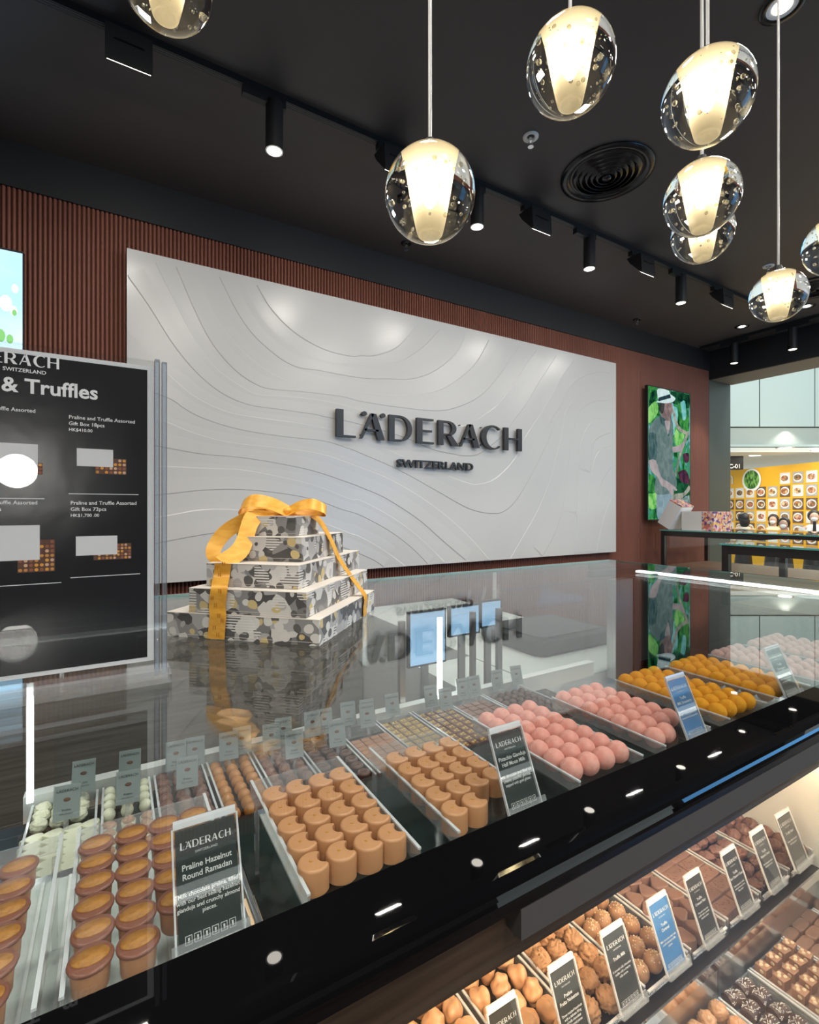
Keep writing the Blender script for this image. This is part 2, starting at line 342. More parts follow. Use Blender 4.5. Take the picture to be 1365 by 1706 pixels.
def glyph(ch):
    """letter as list of quads strips in a box of height 1; returns (width, polys)"""
    T, t = .20, .075
    def bar(a, b, w0, w1=None):
        w1 = w1 or w0
        return [(a[0], a[1]), (a[0]+w0, a[1]), (b[0]+w1, b[1]), (b[0], b[1])]
    def ring(cx, cy, rx, ry, ix, iy, ox, a0, a1, n=18):
        P = []
        for i in range(n):
            q0, q1 = [math.radians(a0+(a1-a0)*k/n) for k in (i, i+1)]
            P.append([(cx+rx*math.cos(q0), cy+ry*math.sin(q0)), (cx+rx*math.cos(q1), cy+ry*math.sin(q1)),
                      (cx+ox+ix*math.cos(q1), cy+iy*math.sin(q1)), (cx+ox+ix*math.cos(q0), cy+iy*math.sin(q0))])
        return P
    R = lambda x0, y0, x1, y1: [(x0, y0), (x1, y0), (x1, y1), (x0, y1)]
    dot = lambda cx, cy, r: [[(cx+r*math.cos(2*PI*k/14), cy+r*math.sin(2*PI*k/14)) for k in range(14)]]
    if ch == 'L': return .62, [R(0, 0, .22, 1), R(.22, 0, .62, t)]
    if ch in 'AÄ':
        p = [bar((0, 0), (.36, .96), .075, .12), [(.60, 0), (.84, 0), (.54, .96), (.36, .96)], R(.14, .30, .62, .30+t)]
        if ch == 'Ä': p += dot(.14, .93, .085)+dot(.78, .93, .085)
        return .86, p
    if ch == 'D': return .95, [R(0, 0, .22, 1), R(.22, 0, .45, t), R(.22, 1-t, .45, 1)]+ring(.43, .5, .50, .5, .30, .5-t, .02, -90, 90)
    if ch == 'E': return .68, [R(0, 0, .22, 1), R(.22, 0, .68, t), R(.22, 1-t, .66, 1), R(.22, .47, .60, .47+t)]
    if ch == 'R': return .88, [R(0, 0, .22, 1), R(.22, 1-t, .42, 1), R(.22, .40, .42, .40+t)]+ring(.42, .70, .36, .30, .17, .30-t, 0, -90, 90)+[[(.60, 0), (.90, 0), (.56, .44), (.34, .44)]]
    if ch == 'C': return .88, ring(.50, .5, .50, .53, .34, .53-t, .06, 48, 312, 26)
    if ch == 'H': return .88, [R(0, 0, .2, 1), R(.66, 0, .86, 1), R(.2, .48, .66, .48+t)]
    return .5, []
def add_logo(mb, o, xd, yd, hgt, depth=0, slots=None, gap=.13):
    o, xd, yd = Vector(o), Vector(xd), Vector(yd); zd = xd.cross(yd); x = 0
    for i, ch in enumerate('LÄDERACH'):
        wd, P = glyph(ch)
        if slots: x0, x1 = slots[i]; sx = (x1-x0)/wd
        else: x0 = x; sx = hgt; x += (wd+gap)*hgt
        for p in P:
            q = [o+xd*(x0+a*sx)+yd*(b*hgt) for a, b in p]; n = len(q)
            if depth:
                r = [a+zd*depth for a in q]
                mb.add(q+r, [tuple(range(n))[::-1], tuple(range(n, 2*n))]+[(k, (k+1) % n, n+(k+1) % n, n+k) for k in range(n)])
            else: mb.add(q, [tuple(range(n))])
    return x
LS = [(1.562, 1.735), (1.775, 2.015), (2.05, 2.29), (2.335, 2.52), (2.568, 2.80), (2.815, 3.06), (3.075, 3.33), (3.37, 3.615)]
XD, ZD = (1, 0, 0), (0, 0, 1)
for i, ch in enumerate('LÄDERACH'):
    mb = MB(); wd, P = glyph(ch); x0, x1 = LS[i]; sx = (x1-x0)/wd; Hh = .228
    for p in P:
        q = [(x0+a*sx, b*Hh) for a, b in p]; n = len(q)
        f = [(a, 3.765, CH+.594+b) for a, b in q]; r = [(a, 3.795, CH+.594+b) for a, b in q]
        mb.add(f+r, [tuple(range(n)), tuple(range(n, 2*n))[::-1]]+[(k, n+k, n+(k+1) % n, (k+1) % n) for k in range(n)])
    for a, b in ((x0+.02, .03), (x0+.02, .2)): mb.cyl((a, 3.79, CH+.6+b), (a, PY, CH+.6+b), .005, n=6)
    remesh_fix(mb.build('raised_letter', M['letter'], fp))
mb = MB()
mb.text('SWITZERLAND', (2.139, 3.80, CH+.372), XD, ZD, .098, ext=.022, bold=.0022)
xs = [v[0] for v in mb.v]; k = (2.986-2.139)/(max(xs)-min(xs)); x0 = min(xs)
mb.v = [((v[0]-x0)*k+2.139, v[1], v[2]) for v in mb.v]
mb.cyl((2.2, 3.79, CH+.4), (2.2, PY, CH+.4), .004, n=6).cyl((2.9, 3.79, CH+.4), (2.9, PY, CH+.4), .004, n=6)
mb.build('raised_small_lettering', M['letter'], fp)

# ------------------------------------------------------------ wall televisions
def tv(x0, x1, label, pic):
    z0, z1 = CH-.145, CH+1.575
    r = MB().box(x0, 3.81, z0, x1, 3.85, z1).box(x0+.2, 3.85, z0+.3, x1-.2, 3.905, z1-.3).build('wall_television', M['black'])
    tag(r, label, 'television'); pic(r, x0, x1, z0, z1); return r
def noise_screen(name, stops, scale, s, stretch=(1, 1, 1), dist=0):
    m = bpy.data.materials.new(name); m.use_nodes = True; nt = m.node_tree; nt.nodes.clear(); N = nt.nodes.new; L = nt.links.new
    o = N('ShaderNodeOutputMaterial'); e = N('ShaderNodeEmission'); e.inputs[1].default_value = s
    tc = N('ShaderNodeTexCoord'); mp = N('ShaderNodeMapping'); mp.inputs['Scale'].default_value = stretch
    n = N('ShaderNodeTexNoise'); n.inputs['Scale'].default_value = scale; n.inputs['Detail'].default_value = 5; n.inputs['Distortion'].default_value = dist
    r = N('ShaderNodeValToRGB'); cr = r.color_ramp
    while len(cr.elements) < len(stops): cr.elements.new(.5)
    for el, (p, c) in zip(cr.elements, stops): el.position = p; el.color = (*c, 1)
    L(tc.outputs['Object'], mp.inputs[0]); L(mp.outputs[0], n.inputs[0]); L(n.outputs[0], r.inputs[0]); L(r.outputs[0], e.inputs[0]); L(e.outputs[0], o.inputs[0]); return m
foliage = noise_screen('foliage_picture', [(.3, (.004, .03, .012)), (.42, (.01, .10, .03)), (.5, (.05, .30, .09)), (.58, (.03, .20, .16)), (.68, (.22, .45, .50))], 7, .75, (1, 1, .45), 1.2)
PC = {'leaf': ((.01, .09, .03), (.05, .26, .05)), 'leaf_dark': ((.002, .02, .012), (.012, .09, .035)), 'lime': ((.06, .30, .05), (.25, .55, .16)), 'cyan': ((.08, .36, .34), (.24, .50, .52)),
      'pod': ((.03, .015, .03), (.10, .03, .06)), 'grey': ((.10, .16, .15), (.25, .36, .34)), 'branch': ((.12, .15, .12), (.34, .34, .28)), 'trouser': ((.16, .24, .28), (.22, .31, .34)),
      'shirt': ((.085, .14, .14), (.14, .20, .19)), 'shirt_dark': ((.03, .07, .075), (.09, .15, .15)), 'skin': ((.27, .24, .25), (.36, .31, .31)), 'face': ((.14, .10, .10), (.32, .23, .22)),
      'hair': ((.02, .03, .03), (.05, .05, .05)), 'hat': ((.44, .58, .58), (.55, .68, .68)), 'band': ((.01, .03, .04), (.02, .05, .06))}
def pic_man(r, x0, x1, z0, z1):
    MB().poly3([(x0+.012, 3.8095, z0+.012), (x1-.012, 3.8095, z0+.012), (x1-.012, 3.8095, z1-.012), (x0+.012, 3.8095, z1-.012)]).build('screen', foliage, r)
    MBs = {}
    mats = []; mb = MB(); idx = {}
    for j, (k, P) in enumerate(TV_PICTURE):
        if k not in idx:
            a, b = PC[k]; idx[k] = len(mats); mats.append(noise_screen('picture_'+k, [(.38, a), (.62, b)], 14, .85, (1, 1, .6), .8))
        L = smooth_line(P+[P[0]], 3)[:-1] if k not in ('band',) else P
        L = [(min(max(a, x0+.013), x1-.013), min(max(b, -.13), 1.56)) for a, b in L]
        mb.poly3([(a, 3.8090-.0004*j*.5, CH+b) for a, b in L], idx[k])
    o = mb.build('picture_of_man_in_straw_hat', mats, r)
    tag(o, 'picture of a man in pale straw hat and grey shirt among leaves')
tv(5.80, 6.76, 'tall television showing a man in a pale straw hat among foliage', pic_man)
sky = noise_screen('sky_picture', [(.3, (.30, .62, .95)), (.5, (.45, .75, .98)), (.7, (.80, .93, 1))], 1.1, 1.0)
def pic_sky(r, x0, x1, z0, z1):
    MB().poly3([(x0+.012, 3.8095, z0+.012), (x1-.006, 3.8095, z0+.012), (x1-.006, 3.8095, z1-.012), (x0+.012, 3.8095, z1-.012)]).build('screen', sky, r)
    mb = MB(); g = emis('leaf_green', (.25, .6, .2), .9); wv = emis('cloud_white', (.95, 1, 1), .95)
    for i in range(9):
        cx, cz, rr = x1-.03-random.random()*.25, CH+.98+random.random()*.42, random.uniform(.012, .035)
        mb.add([(cx+rr*math.cos(a*PI/5)*.9, 3.8088-.0001*i, cz+rr*1.5*math.sin(a*PI/5)) for a in range(10)], [tuple(range(10))], i % 2)
    mb.build('floating_leaves', [g, wv], r)
tv(-1.46, -.475, 'bright sky blue television on the wall left of the white panel', pic_sky)

# ------------------------------------------------------------ ceiling fittings
CZ = CH+2.28
tr = MB().box(-1.3, 2.68, CZ-.035, 6.0, 2.72, CZ).build('lighting_track', M['black'])
tag(tr, 'long black lighting track across the ceiling parallel to the slatted wall', 'lighting track')
MB().box(-1.3, 2.692, CZ-.0365, 6.0, 2.696, CZ-.034).box(-1.3, 2.704, CZ-.0365, 6.0, 2.708, CZ-.034).build('conductor_groove', M['grey'], tr)
def cyl_spot(x, y, label, along='x', zb=CH+1.96, zt=None, group='black cylinder spotlights on ceiling track'):
    r = empty('cylinder_spotlight', (x, y, CZ-.035), label, 'spotlight', group)
    z = lambda a: a-(CZ-.035)
    d = (.17, .02) if along == 'x' else (.02, .17)
    MB().box(-d[0], -d[1], -.045, d[0]*.35, d[1], 0).build('track_adapter', M['black'], r)
    MB().cyl((0, 0, -.045), (0, 0, z(zb)+.255), .012, n=10).build('swivel_stem', M['black'], r)
    cb = MB().cyl((0, 0, z(zb)+.26), (0, 0, z(zb)), .047, n=28).build('cylinder_body', M['black'], r)
    b = MB().lathe([(.047, 0), (.040, -.002), (.038, .003)], 28, (0, 0, z(zb))).build('front_ring', M['chrome'], cb)
    MB().cyl((0, 0, z(zb)+.001), (0, 0, z(zb)-.0015), .038, n=28).build('lamp_face', M['lamp'], cb)
    spot_light('spotlight_beam', (x, y, zb-.01), (x, y, 0), 40, 75)
    return r
pos = ['nearest the left wall screen', 'half hidden behind the lowest big glass globe', 'between two box washers right of the round vent', 'farthest right on the long track']
for x, t in zip((.754, 2.166, 3.33, 4.63), pos): cyl_spot(x, 2.7, 'black cylinder spotlight on long track, '+t)
def washer(x, label):
    r = empty('box_wall_washer', (x, 2.7, CZ-.035), label, 'spotlight', 'black box wall washers on ceiling track')
    MB().box(-.09, -.02, -.035, .09, .02, 0).build('track_adapter', M['black'], r)
    MB().box(-.012, -.012, -.07, .012, .012, -.035).build('swivel_stem', M['black'], r)
    pr_ = [(-.105, -.055), (-.116, -.213), (-.105, -.2225), (.0, -.106), (.03, -.055)]
    vs = [(x_, a_, b_) for x_ in (-.095, .095) for a_, b_ in pr_]
    h = MB().add(vs, [(0, 1, 2, 3, 4), (9, 8, 7, 6, 5)]+[(i, 5+i, 5+(i+1) % 5, (i+1) % 5) for i in range(5)]).build('lamp_housing', M['black'], r)
    remesh_fix(h)
    MB().obox((-.06, -.1095, -.118), (.12, 0, 0), (0, -.0006, -.008), (0, -.003, 0)).build('cooling_slot', M['spotmark'], h)
    MB().obox((-.088, -.1045, -.2228), (.176, 0, 0), (0, .098, .116), (0, .0010, -.0010)).build('lamp_face', M['lamp'], h)
    area_light('washer_light', (x, 2.72, CZ-.27), (x, 3.85, CH+.3), .16, 3.2, (1, .95, .87), .07)
for x, t in zip((.06, 1.476, 2.68, 3.95, 5.27), ['large, at upper left under the clipped glass globe', 'partly behind the rim of the lowest big globe', 'just below the round vent', 'third from the far end, between two cylinders', 'at the far right end of the long track']):
    washer(x, 'black box wall washer, '+t)
t2 = MB().box(7.06, 2.2, CZ-.035, 7.10, 3.85, CZ).build('lighting_track', M['black'])
tag(t2, 'short black lighting track near the shop entrance beam', 'lighting track')
for y, t in ((3.41, 'nearer the back wall corner'), (2.75, 'nearer the entrance side edge of the picture')):
    cyl_spot(7.08, y, 'small black cylinder spotlight on short entrance track, '+t, 'y', CH+1.94)
# round air diffuser
def vent(x, y, label):
    r = empty('round_air_diffuser', (x, y, CZ), label, 'air vent')
    MB().lathe([(.30, 0), (.30, -.010), (.262, -.014), (.235, -.004), (.235, 0)], 56).build('outer_ring', M['vent'], r)
    MB().cyl((0, 0, -.0005), (0, 0, -.003), .236, n=48).build('backing', M['spotmark'], r)
    for rr, k in zip((.20, .163, .127, .092, .058), range(5)):
        MB().lathe([(rr+.022, -.006), (rr, -.024-k*.003), (rr-.004, -.024-k*.003), (rr+.018, -.005), (rr+.022, -.006)], 48).build('cone_ring', M['vent'], r)
    MB().lathe([(0, -.040), (.028, -.038), (.036, -.010), (0, -.006)], 24).build('centre_cone', M['vent'], r)
M['vent'] = mat('vent_black', (.016, .017, .019), .22, .3)
vent(2.875, 2.19, 'large round black air vent with concentric rings in the ceiling')
vent(6.19, 2.23, 'round black ceiling air vent half hidden behind the far right globe')
def sprinkler(x, y, label, white=True):
    r = empty('fire_sprinkler', (x, y, CZ), label, 'sprinkler')
    MB().lathe([(.048, 0), (.047, -.006), (.030, -.009), (.022, -.002), (.022, 0)], 28).build('ceiling_plate', M['white'] if white else M['vent'], r)
    MB().cyl((0, 0, -.002), (0, 0, -.03), .011, n=12).build('nozzle', M['chrome'], r)
    MB().tube([(-.010, 0, -.028), (-.016, 0, -.045), (-.004, 0, -.06)], .003, 6).tube([(.010, 0, -.028), (.016, 0, -.045), (.004, 0, -.06)], .003, 6).build('frame_arm', M['chrome'], r)
    MB().cyl((0, 0, -.06), (0, 0, -.063), .018, n=12).build('deflector', M['chrome'], r)
sprinkler(2.19, 2.21, 'chrome fire sprinkler with white plate left of the round vent')
sprinkler(5.27, 2.24, 'chrome fire sprinkler with white plate just above the smallest globe')
sprinkler(5.40, 3.68, 'small dark fire sprinkler near the far end of the bulkhead', False)
sprinkler(2.15, 3.64, 'small dark fire sprinkler peeking from under the lowest big globe', False)
def downlight(x, y, rr, label):
    r = empty('recessed_downlight', (x, y, CZ), label, 'ceiling light')
    MB().lathe([(rr*1.45, 0), (rr*1.4, -.008), (rr, -.006), (rr*.92, .0)], 32).build('trim_ring', M['vent'], r)
    MB().lathe([(rr*.98, -.005), (rr*.6, -.0015), (rr*.55, -.001)], 32).build('reflector', M['white'], r)
    MB().cyl((0, 0, -.001), (0, 0, -.004), rr*.62, n=24).build('lamp_face', M['lamp'], r)
downlight(2.6, 1.05, .062, 'recessed round downlight at the top right edge of the picture')
downlight(6.73, 3.15, .055, 'small recessed downlight nearest the entrance beam corner')
downlight(6.68, 2.46, .055, 'small recessed downlight just right of the smallest globe')

# ------------------------------------------------------------ glass globe pendants
M['globe'] = bpy.data.materials.new('solid_glass'); M['globe'].use_nodes = True
_n = M['globe'].node_tree; _n.nodes.clear(); _o = _n.nodes.new('ShaderNodeOutputMaterial'); _g = _n.nodes.new('ShaderNodeBsdfGlass')
_g.inputs['IOR'].default_value = 1.30; _g.inputs['Roughness'].default_value = 0; _g.inputs[0].default_value = (.98, .985, .97, 1); _n.links.new(_g.outputs[0], _o.inputs[0])
M['frost'] = bpy.data.materials.new('frosted_glass'); M['frost'].use_nodes = True
_n = M['frost'].node_tree; _n.nodes.clear(); _o = _n.nodes.new('ShaderNodeOutputMaterial'); _t = _n.nodes.new('ShaderNodeBsdfTranslucent'); _t.inputs[0].default_value = (.95, .88, .70, 1)
_p = _n.nodes.new('ShaderNodeBsdfTransparent'); _m = _n.nodes.new('ShaderNodeMixShader'); _m.inputs[0].default_value = .12; _n.links.new(_t.outputs[0], _m.inputs[1]); _n.links.new(_p.outputs[0], _m.inputs[2]); _n.links.new(_m.outputs[0], _o.inputs[0])
M['bulb'] = emis('warm_bulb', (1, .84, .58), 70)
M['bubble'] = clear('air_bubble', (.9, .88, .8), 1.7, .02, .12, 2.2)
M['cord'] = mat('clear_cord', (.55, .55, .53), .3, .3)
def pendant(x, y, z, label):
    r = empty('globe_pendant', (x, y, CH+z), label, 'pendant lamp', 'glass globe pendants over the counter')
    g = MB().sphere((0, 0, 0), .05, 48, 32).build('glass_globe', M['globe'], r)
    ft = MB().lathe([(.0001, .046), (.0195, .044), (.0205, .030), (.0130, -.041), (.0105, -.043), (.0095, -.041), (.0001, -.037)], 32).build('frosted_tube', M['frost'], r)
    MB().sphere((0, 0, .004), .007, 14, 10, sz=2.3).build('bulb', M['bulb'], ft)
    MB().cyl((0, 0, .049), (0, 0, .060), .0075, .006, n=16).build('cord_cap', M['black'], r)
    MB().cyl((0, 0, .058), (0, 0, 2.28-z), .0022, n=10).build('cord', M['cord'], r)
    MB().sphere((.009, -.004, .054), .0045, 12, 8).cyl((.004, -.002, .050), (.009, -.004, .054), .0025, n=8).build('glass_nub', M['bubble'], r)
    mb = MB()
    for i in range(85):
        a = random.random()*2*PI; zz = random.uniform(-.034, .026); lo = .0225 if zz > -.03 else .012
        rr = random.uniform(lo, math.sqrt(max(.0455**2-zz*zz, .0001))*.95)
        mb.sphere((rr*math.cos(a), rr*math.sin(a), zz), random.choice((.0006, .0008, .0011, .0016, .0024)), 8, 6)
    tag(mb.build('air_bubbles', M['bubble'], r), kind='stuff')
for p in [(.301, .458, .349, 'lowest big glass globe pendant, hanging over the front of the counter'),
          (.455, .396, .514, 'glass globe pendant high in the middle, above the white sprinkler plate'),
          (.607, .322, .489, 'largest glass globe pendant at upper right, hung on paired cords'),
          (.726, .393, .447, 'glass globe pendant directly beneath the largest upper right globe'),
          (.893, .482, .488, 'glass globe pendant mostly hidden, lowest of the upper right column'),
          (1.147, .47, .429, 'smallest looking glass globe pendant, on the longest cord at right'),
          (.05, .62, .60, 'glass globe pendant cut off by the top left edge'),
          (1.07, .35, .455, 'glass globe pendant cut off by the right edge')]: pendant(*p)

# ------------------------------------------------------------ the mall beyond the shop entrance
M['mallpanel'] = mat('pale_green_white_panel', (.52, .60, .57), .4)
M['mallceil'] = mat('mall_soffit_white', (.74, .73, .66), .6)
M['yellow'] = mat('yellow_hoarding', (.80, .42, .012), .5)
M['tile'] = mat('mall_floor_tile', (.45, .42, .38), .25)
struct('floor_mall', MB().box(7.99, -7, -.08, 17, 12, 0), M['tile'])
Rv = Vector((.858, -.514, 0)); Fv = Vector((.514, .858, 0))
def CP(f, r, z): return Fv*f+Rv*r+Vector((0, 0, CH+z))      # facade stands square across the concourse
mb = MB(); MF = 10.0
for r0 in (3.3, 5.2, 7.10, 8.22, 10.1): mb.obox(CP(MF, r0+.012, 1.67), Rv*(1.876 if r0 != 7.10 else 1.096), Fv*.08, Vector((0, 0, 2.8)))
mb.obox(CP(MF+.03, 3, 1.65), Rv*9, Fv*.1, Vector((0, 0, 2.85)), 1)
struct('wall_mall_panels', mb, [M['mallpanel'], M['spotmark']])
struct('trim_3', MB().obox(CP(MF+.03, 3, 1.30), Rv*9, Fv*.5, Vector((0, 0, .35))), mat('bulkhead_pale', (.42, .45, .41), .6))
struct('trim_4', MB().obox(CP(MF-.12, 3, 1.14), Rv*9, Fv*.6, Vector((0, 0, .09))).obox(CP(MF-.10, 3, 1.25), Rv*9, Fv*.5, Vector((0, 0, .045)), 1), [M['mallceil'], M['mallpanel']])
struct('ceiling_mall', MB().obox(CP(MF+.48, 2, 1.18), Rv*11, Fv*7, Vector((0, 0, .1))), M['mallceil'])
for i, (x, y) in enumerate([(12.03, 5.37), (12.1, 4.32), (11.05, 4.42)]):
    r = empty('mall_downlight', (x, y, CH+1.18), 'small round mall ceiling light, %s of three above the yellow food wall' % ('leftmost', 'rightmost', 'nearest')[i], 'ceiling light')
    MB().lathe([(.15, 0), (.14, -.012), (.11, -.008)], 24).build('trim_ring', M['white'], r); MB().cyl((0, 0, -.002), (0, 0, -.012), .11, n=20).build('lamp_face', M['lamp'], r)
for x, y in ((10.7, 3.6), (11.0, 5.6), (11.6, 2.2)): area_light('mall_light', (x, y, CH+1.05), (x+.5, y+.3, 0), .8, 22, (1, .95, .86))
area_light('mall_atrium_light', (8.6, 1.6, CH+4.2), (9.8, 3.0, 1.5), 1.6, 110, (.93, 1, .98))
_p = CP(MF-.10, 7.65, 1.62); spot_light('bulkhead_downlight', _p, _p+Fv*.1-Vector((0, 0, 1)), 7, 120, (1, .98, .9), .05)
# sign box
sb = MB().obox(CP(11, 6.2, .88), Rv*1.25, Fv*.2, Vector((0, 0, .30))).build('hanging_direction_sign', M['black']); tag(sb, 'black hanging mall sign reading C-01 beside the dark jamb', 'sign')
MB().text('C-01', CP(10.99, 7.12, .91), Rv, ZD, .13, bold=.003).build('lettering', M['white'], sb)
# food picture hoarding
A = Vector((12.8, 6.3, 0)); B = Vector((11.9, 4.2, 0)); dirn = (B-A).normalized(); nrm = Vector((-dirn.y, dirn.x, 0))
if nrm.x > 0: nrm = -nrm
hd = empty('food_picture_hoarding', A, 'yellow hoarding wall covered with square food photographs in the mall', 'hoarding')
def HP(u, z, d=0): return dirn*u+nrm*d+Vector((0, 0, z))       # local to A
mb = MB(); mb.obox(HP(-2.5, 0), dirn*7.5, -nrm*.08, Vector((0, 0, CH+.93))); mb.build('board', M['yellow'], hd)
foods = [((.30, .10, .04), (.62, .35, .16)), ((.22, .07, .03), (.55, .20, .06)), ((.10, .06, .03), (.35, .22, .10)), ((.55, .35, .12), (.75, .60, .35)), ((.35, .05, .03), (.70, .45, .30))]
fm = [mat('food_%d' % i, a, .6, noise=(22, b, (1, 1, 1), .4, .6)) for i, (a, b) in enumerate(foods)]
bgm = [mat('photo_ground_light', (.72, .70, .64), .6), mat('photo_ground_brown', (.14, .08, .05), .6), mat('photo_ground_grey', (.42, .38, .33), .6)]
M['plate'] = mat('photo_plate', (.85, .84, .80), .5)
def disc(mb, u, z, r, d, mi, ry=1): mb.add([HP(u+r*math.cos(a*PI/9), z+r*ry*math.sin(a*PI/9), d) for a in range(18)], [tuple(range(18))], mi)
k = 0
for row in range(5):
    for c in range(10):
        u = -.24+c*.30; z = CH+.65-row*.272
        if row == 0 and c < 6: continue
        mb = MB(); s = .118
        mb.obox(HP(u-s, z-s, .001), dirn*2*s, nrm*.008, Vector((0, 0, 2*s)), 0)
        disc(mb, u, z, .105, .0105, 1, .85); disc(mb, u-.01+.02*random.random(), z, .088, .0125, 2, .7)
        disc(mb, u-.03, z+.02, .035, .0145, 3); disc(mb, u+.035, z-.015, .03, .0145, 4)
        mb.build('food_photo', [random.choice(bgm), M['plate'], random.choice(fm), random.choice(fm), random.choice(fm)], hd); k += 1
mb = MB(); disc(mb, .70, CH+.66, .265, .01, 0); disc(mb, .70, CH+.67, .215, .013, 1); mb.build('bowl_of_green_beans_picture', [M['plate'], mat('green_beans', (.02, .10, .01), .6, noise=(9, (.22, .48, .09), (1, 3, 1), .45, .55))], hd)
mb = MB(); mb.text('m', HP(-.16, CH+.60, .01), dirn, ZD, .45); mb.build('outlined_letter', M['white'], hd)

# people by the hoarding
def person(loc, face, hair, top, hairlen, label, tie=False, sc=1.0):
    r = empty('person', loc, label, 'person', rz=face)
    bm = bpy.data.meshes.new('body')
    J = [(0, 0, .92), (0, 0, 1.12), (0, 0, 1.34), (0, 0, 1.44), (0, .01, 1.50), (0, .02, 1.60),
         (-.17, 0, 1.36), (-.21, .0, 1.10), (-.17, .16, .95), (-.15, .22, .93), (.17, 0, 1.36), (.21, 0, 1.10), (.17, .16, .95), (.15, .22, .93),
         (-.09, 0, .86), (-.10, .01, .48), (-.10, -.01, .08), (-.10, .12, .04), (.09, 0, .86), (.10, .01, .48), (.10, -.01, .08), (.10, .12, .04)]
    E = [(0, 1), (1, 2), (2, 3), (3, 4), (4, 5), (2, 6), (6, 7), (7, 8), (8, 9), (2, 10), (10, 11), (11, 12), (12, 13), (0, 14), (14, 15), (15, 16), (16, 17), (0, 18), (18, 19), (19, 20), (20, 21)]
    R = [.13, .12, .13, .06, .065, .085, .06, .045, .035, .03, .06, .045, .035, .03, .085, .06, .04, .035, .085, .06, .04, .035]
    bm.from_pydata([(a*sc, b*sc, c*sc) for a, b, c in J], E, [])
    o = bpy.data.objects.new('body', bm); COL.objects.link(o); o.parent = r
    md = o.modifiers.new('skin', 'SKIN')
    for v, q in zip(bm.skin_vertices[0].data, R): v.radius = (q*sc, q*sc*.8)
    bm.skin_vertices[0].data[0].use_root = True
    o.modifiers.new('sub', 'SUBSURF').levels = 1
    bm.materials.append(mat('skin', (.50, .30, .21), .5))
    mb = MB(); mb.lathe([(.12, .84), (.165, 1.0), (.155, 1.15), (.18, 1.30), (.13, 1.41), (.06, 1.45)], 20, sy=.72)
    for sx in (-1, 1): mb.cyl((sx*.165, 0, 1.37), (sx*.215, .0, 1.12), .075, .058, n=12)
    mb.v = [(a*sc, b*sc, c*sc) for a, b, c in mb.v]; mb.build('shirt', top, r)
    mb = MB().lathe([(.135, .96), (.15, .86), (.19, .45), (.18, .1)], 16, sy=.75); mb.v = [(a*sc, b*sc, c*sc) for a, b, c in mb.v]; mb.build('trousers', M['black'], r)
    mb = MB().sphere((0, -.012, 1.615), .108, 16, 12, sy=1.02, sz=1.12)
    if hairlen: mb.sphere((0, -.055, 1.54), .105, 14, 10, sz=1.3, sy=.6)
    mb.v = [(a*sc, min(b, .058) if c > 0 else b, c) for a, b, c in [(v[0], v[1], v[2]) for v in mb.v]]
    mb.v = [(a, b*sc, c*sc) for a, b, c in mb.v]; mb.build('hair', hair, r)
    MB().sphere((0, .045*sc, 1.585*sc), .078*sc, 14, 10, sz=1.25, sy=.75).build('face', bm.materials[0], r)
    MB().sphere((0, .072*sc, 1.555*sc), .058*sc, 14, 8, sz=.85, sy=.7).build('face_mask', M['plate'], r)
    if tie: MB().poly3([(-.02, .150, 1.38), (.02, .150, 1.38), (.03, .150, 1.05), (0, .150, 1.0), (-.03, .150, 1.05)]).build('tie', M['black'], r)
    return r
hb = mat('black_hair', (.012, .010, .010), .5)
D = 10.9
def at(u, d): a = (u-682.5)/822; return (( .514+.858*a)*d, (.858-.514*a)*d, 0)
person(at(1239, 9.5), math.radians(-40), hb, mat('cream_blouse', (.55, .48, .38), .7), True, 'person with black bobbed hair and cream top seen from behind before the yellow wall', sc=.885)
person(at(1289, 9.9), math.radians(105), hb, mat('pale_yellow_top', (.60, .55, .36), .7), True, 'person in pale yellow top and face mask, second from left before the yellow wall', sc=.865)
person(at(1307, 8.7), math.radians(100), hb, mat('grey_blue_top', (.20, .24, .28), .7), False, 'short person in grey blue top and face mask beside the tie wearer', sc=.84)
person(at(1357, 9.0), math.radians(112), hb, mat('white_shirt', (.75, .74, .70), .7), False, 'person in white shirt, black tie and face mask at the right edge', True, sc=.915)

# ------------------------------------------------------------ the two further display counters
def far_counter(x0, x1, y0, y1, zt, label):
    r = empty('glass_display_counter', (0, 0, 0), label, 'display counter')
    MB().box(x0, y0, zt-.012, x1, y1, zt).build('glass_top', M['topglass'], r)
    MB().box(x0-.002, y0, zt-.012, x0, y1, zt).box(x0, y1, zt-.012, x1, y1+.002, zt).build('green_glass_edge', M['glassedge'], r)
    mb = MB(); t = .045
    for y in (y0+.01, y1-t-.01):
        for x in (x0+.01, x1-t-.01): mb.box(x, y, .9, x+t, y+t, zt-.013)
    mb.box(x0+.012, y0+.01, zt-.075, x0+.045, y1-.01, zt-.0135).box(x1-.045, y0+.01, zt-.075, x1-.012, y1-.01, zt-.0135).box(x0+.05, y1-.04, zt-.075, x1-.05, y1-.012, zt-.0135)
    mb.build('dark_frame', M['dkmetal'], r)
    MB().box(x0+.046, y0+.02, zt-.05, x0+.09, y1-.06, zt-.03).build('light_rail', mat('pale_rail', (.62, .60, .56), .4), r)
    MB().box(x0+.02, y0+.06, .93, x0+.024, y1-.06, zt-.078).build('side_glass', M['glass'], r)
    MB().box(x0, y0, 0, x1, y1, .9).build('base_cabinet', M['wood'], r)
    MB().box(x0+.05, y0+.05, .901, x1-.05, y1-.05, .92).build('display_deck', mat('warm_deck', (.20, .11, .07), .4), r)
    return r
far_counter(5.72, 6.75, .6, 3.60, CH-.25, 'far glass counter against the back wall carrying two patterned boxes')
r = far_counter(3.80, 4.75, -.4, 1.93, CH-.25, 'middle glass counter with black end between the main and far counters')
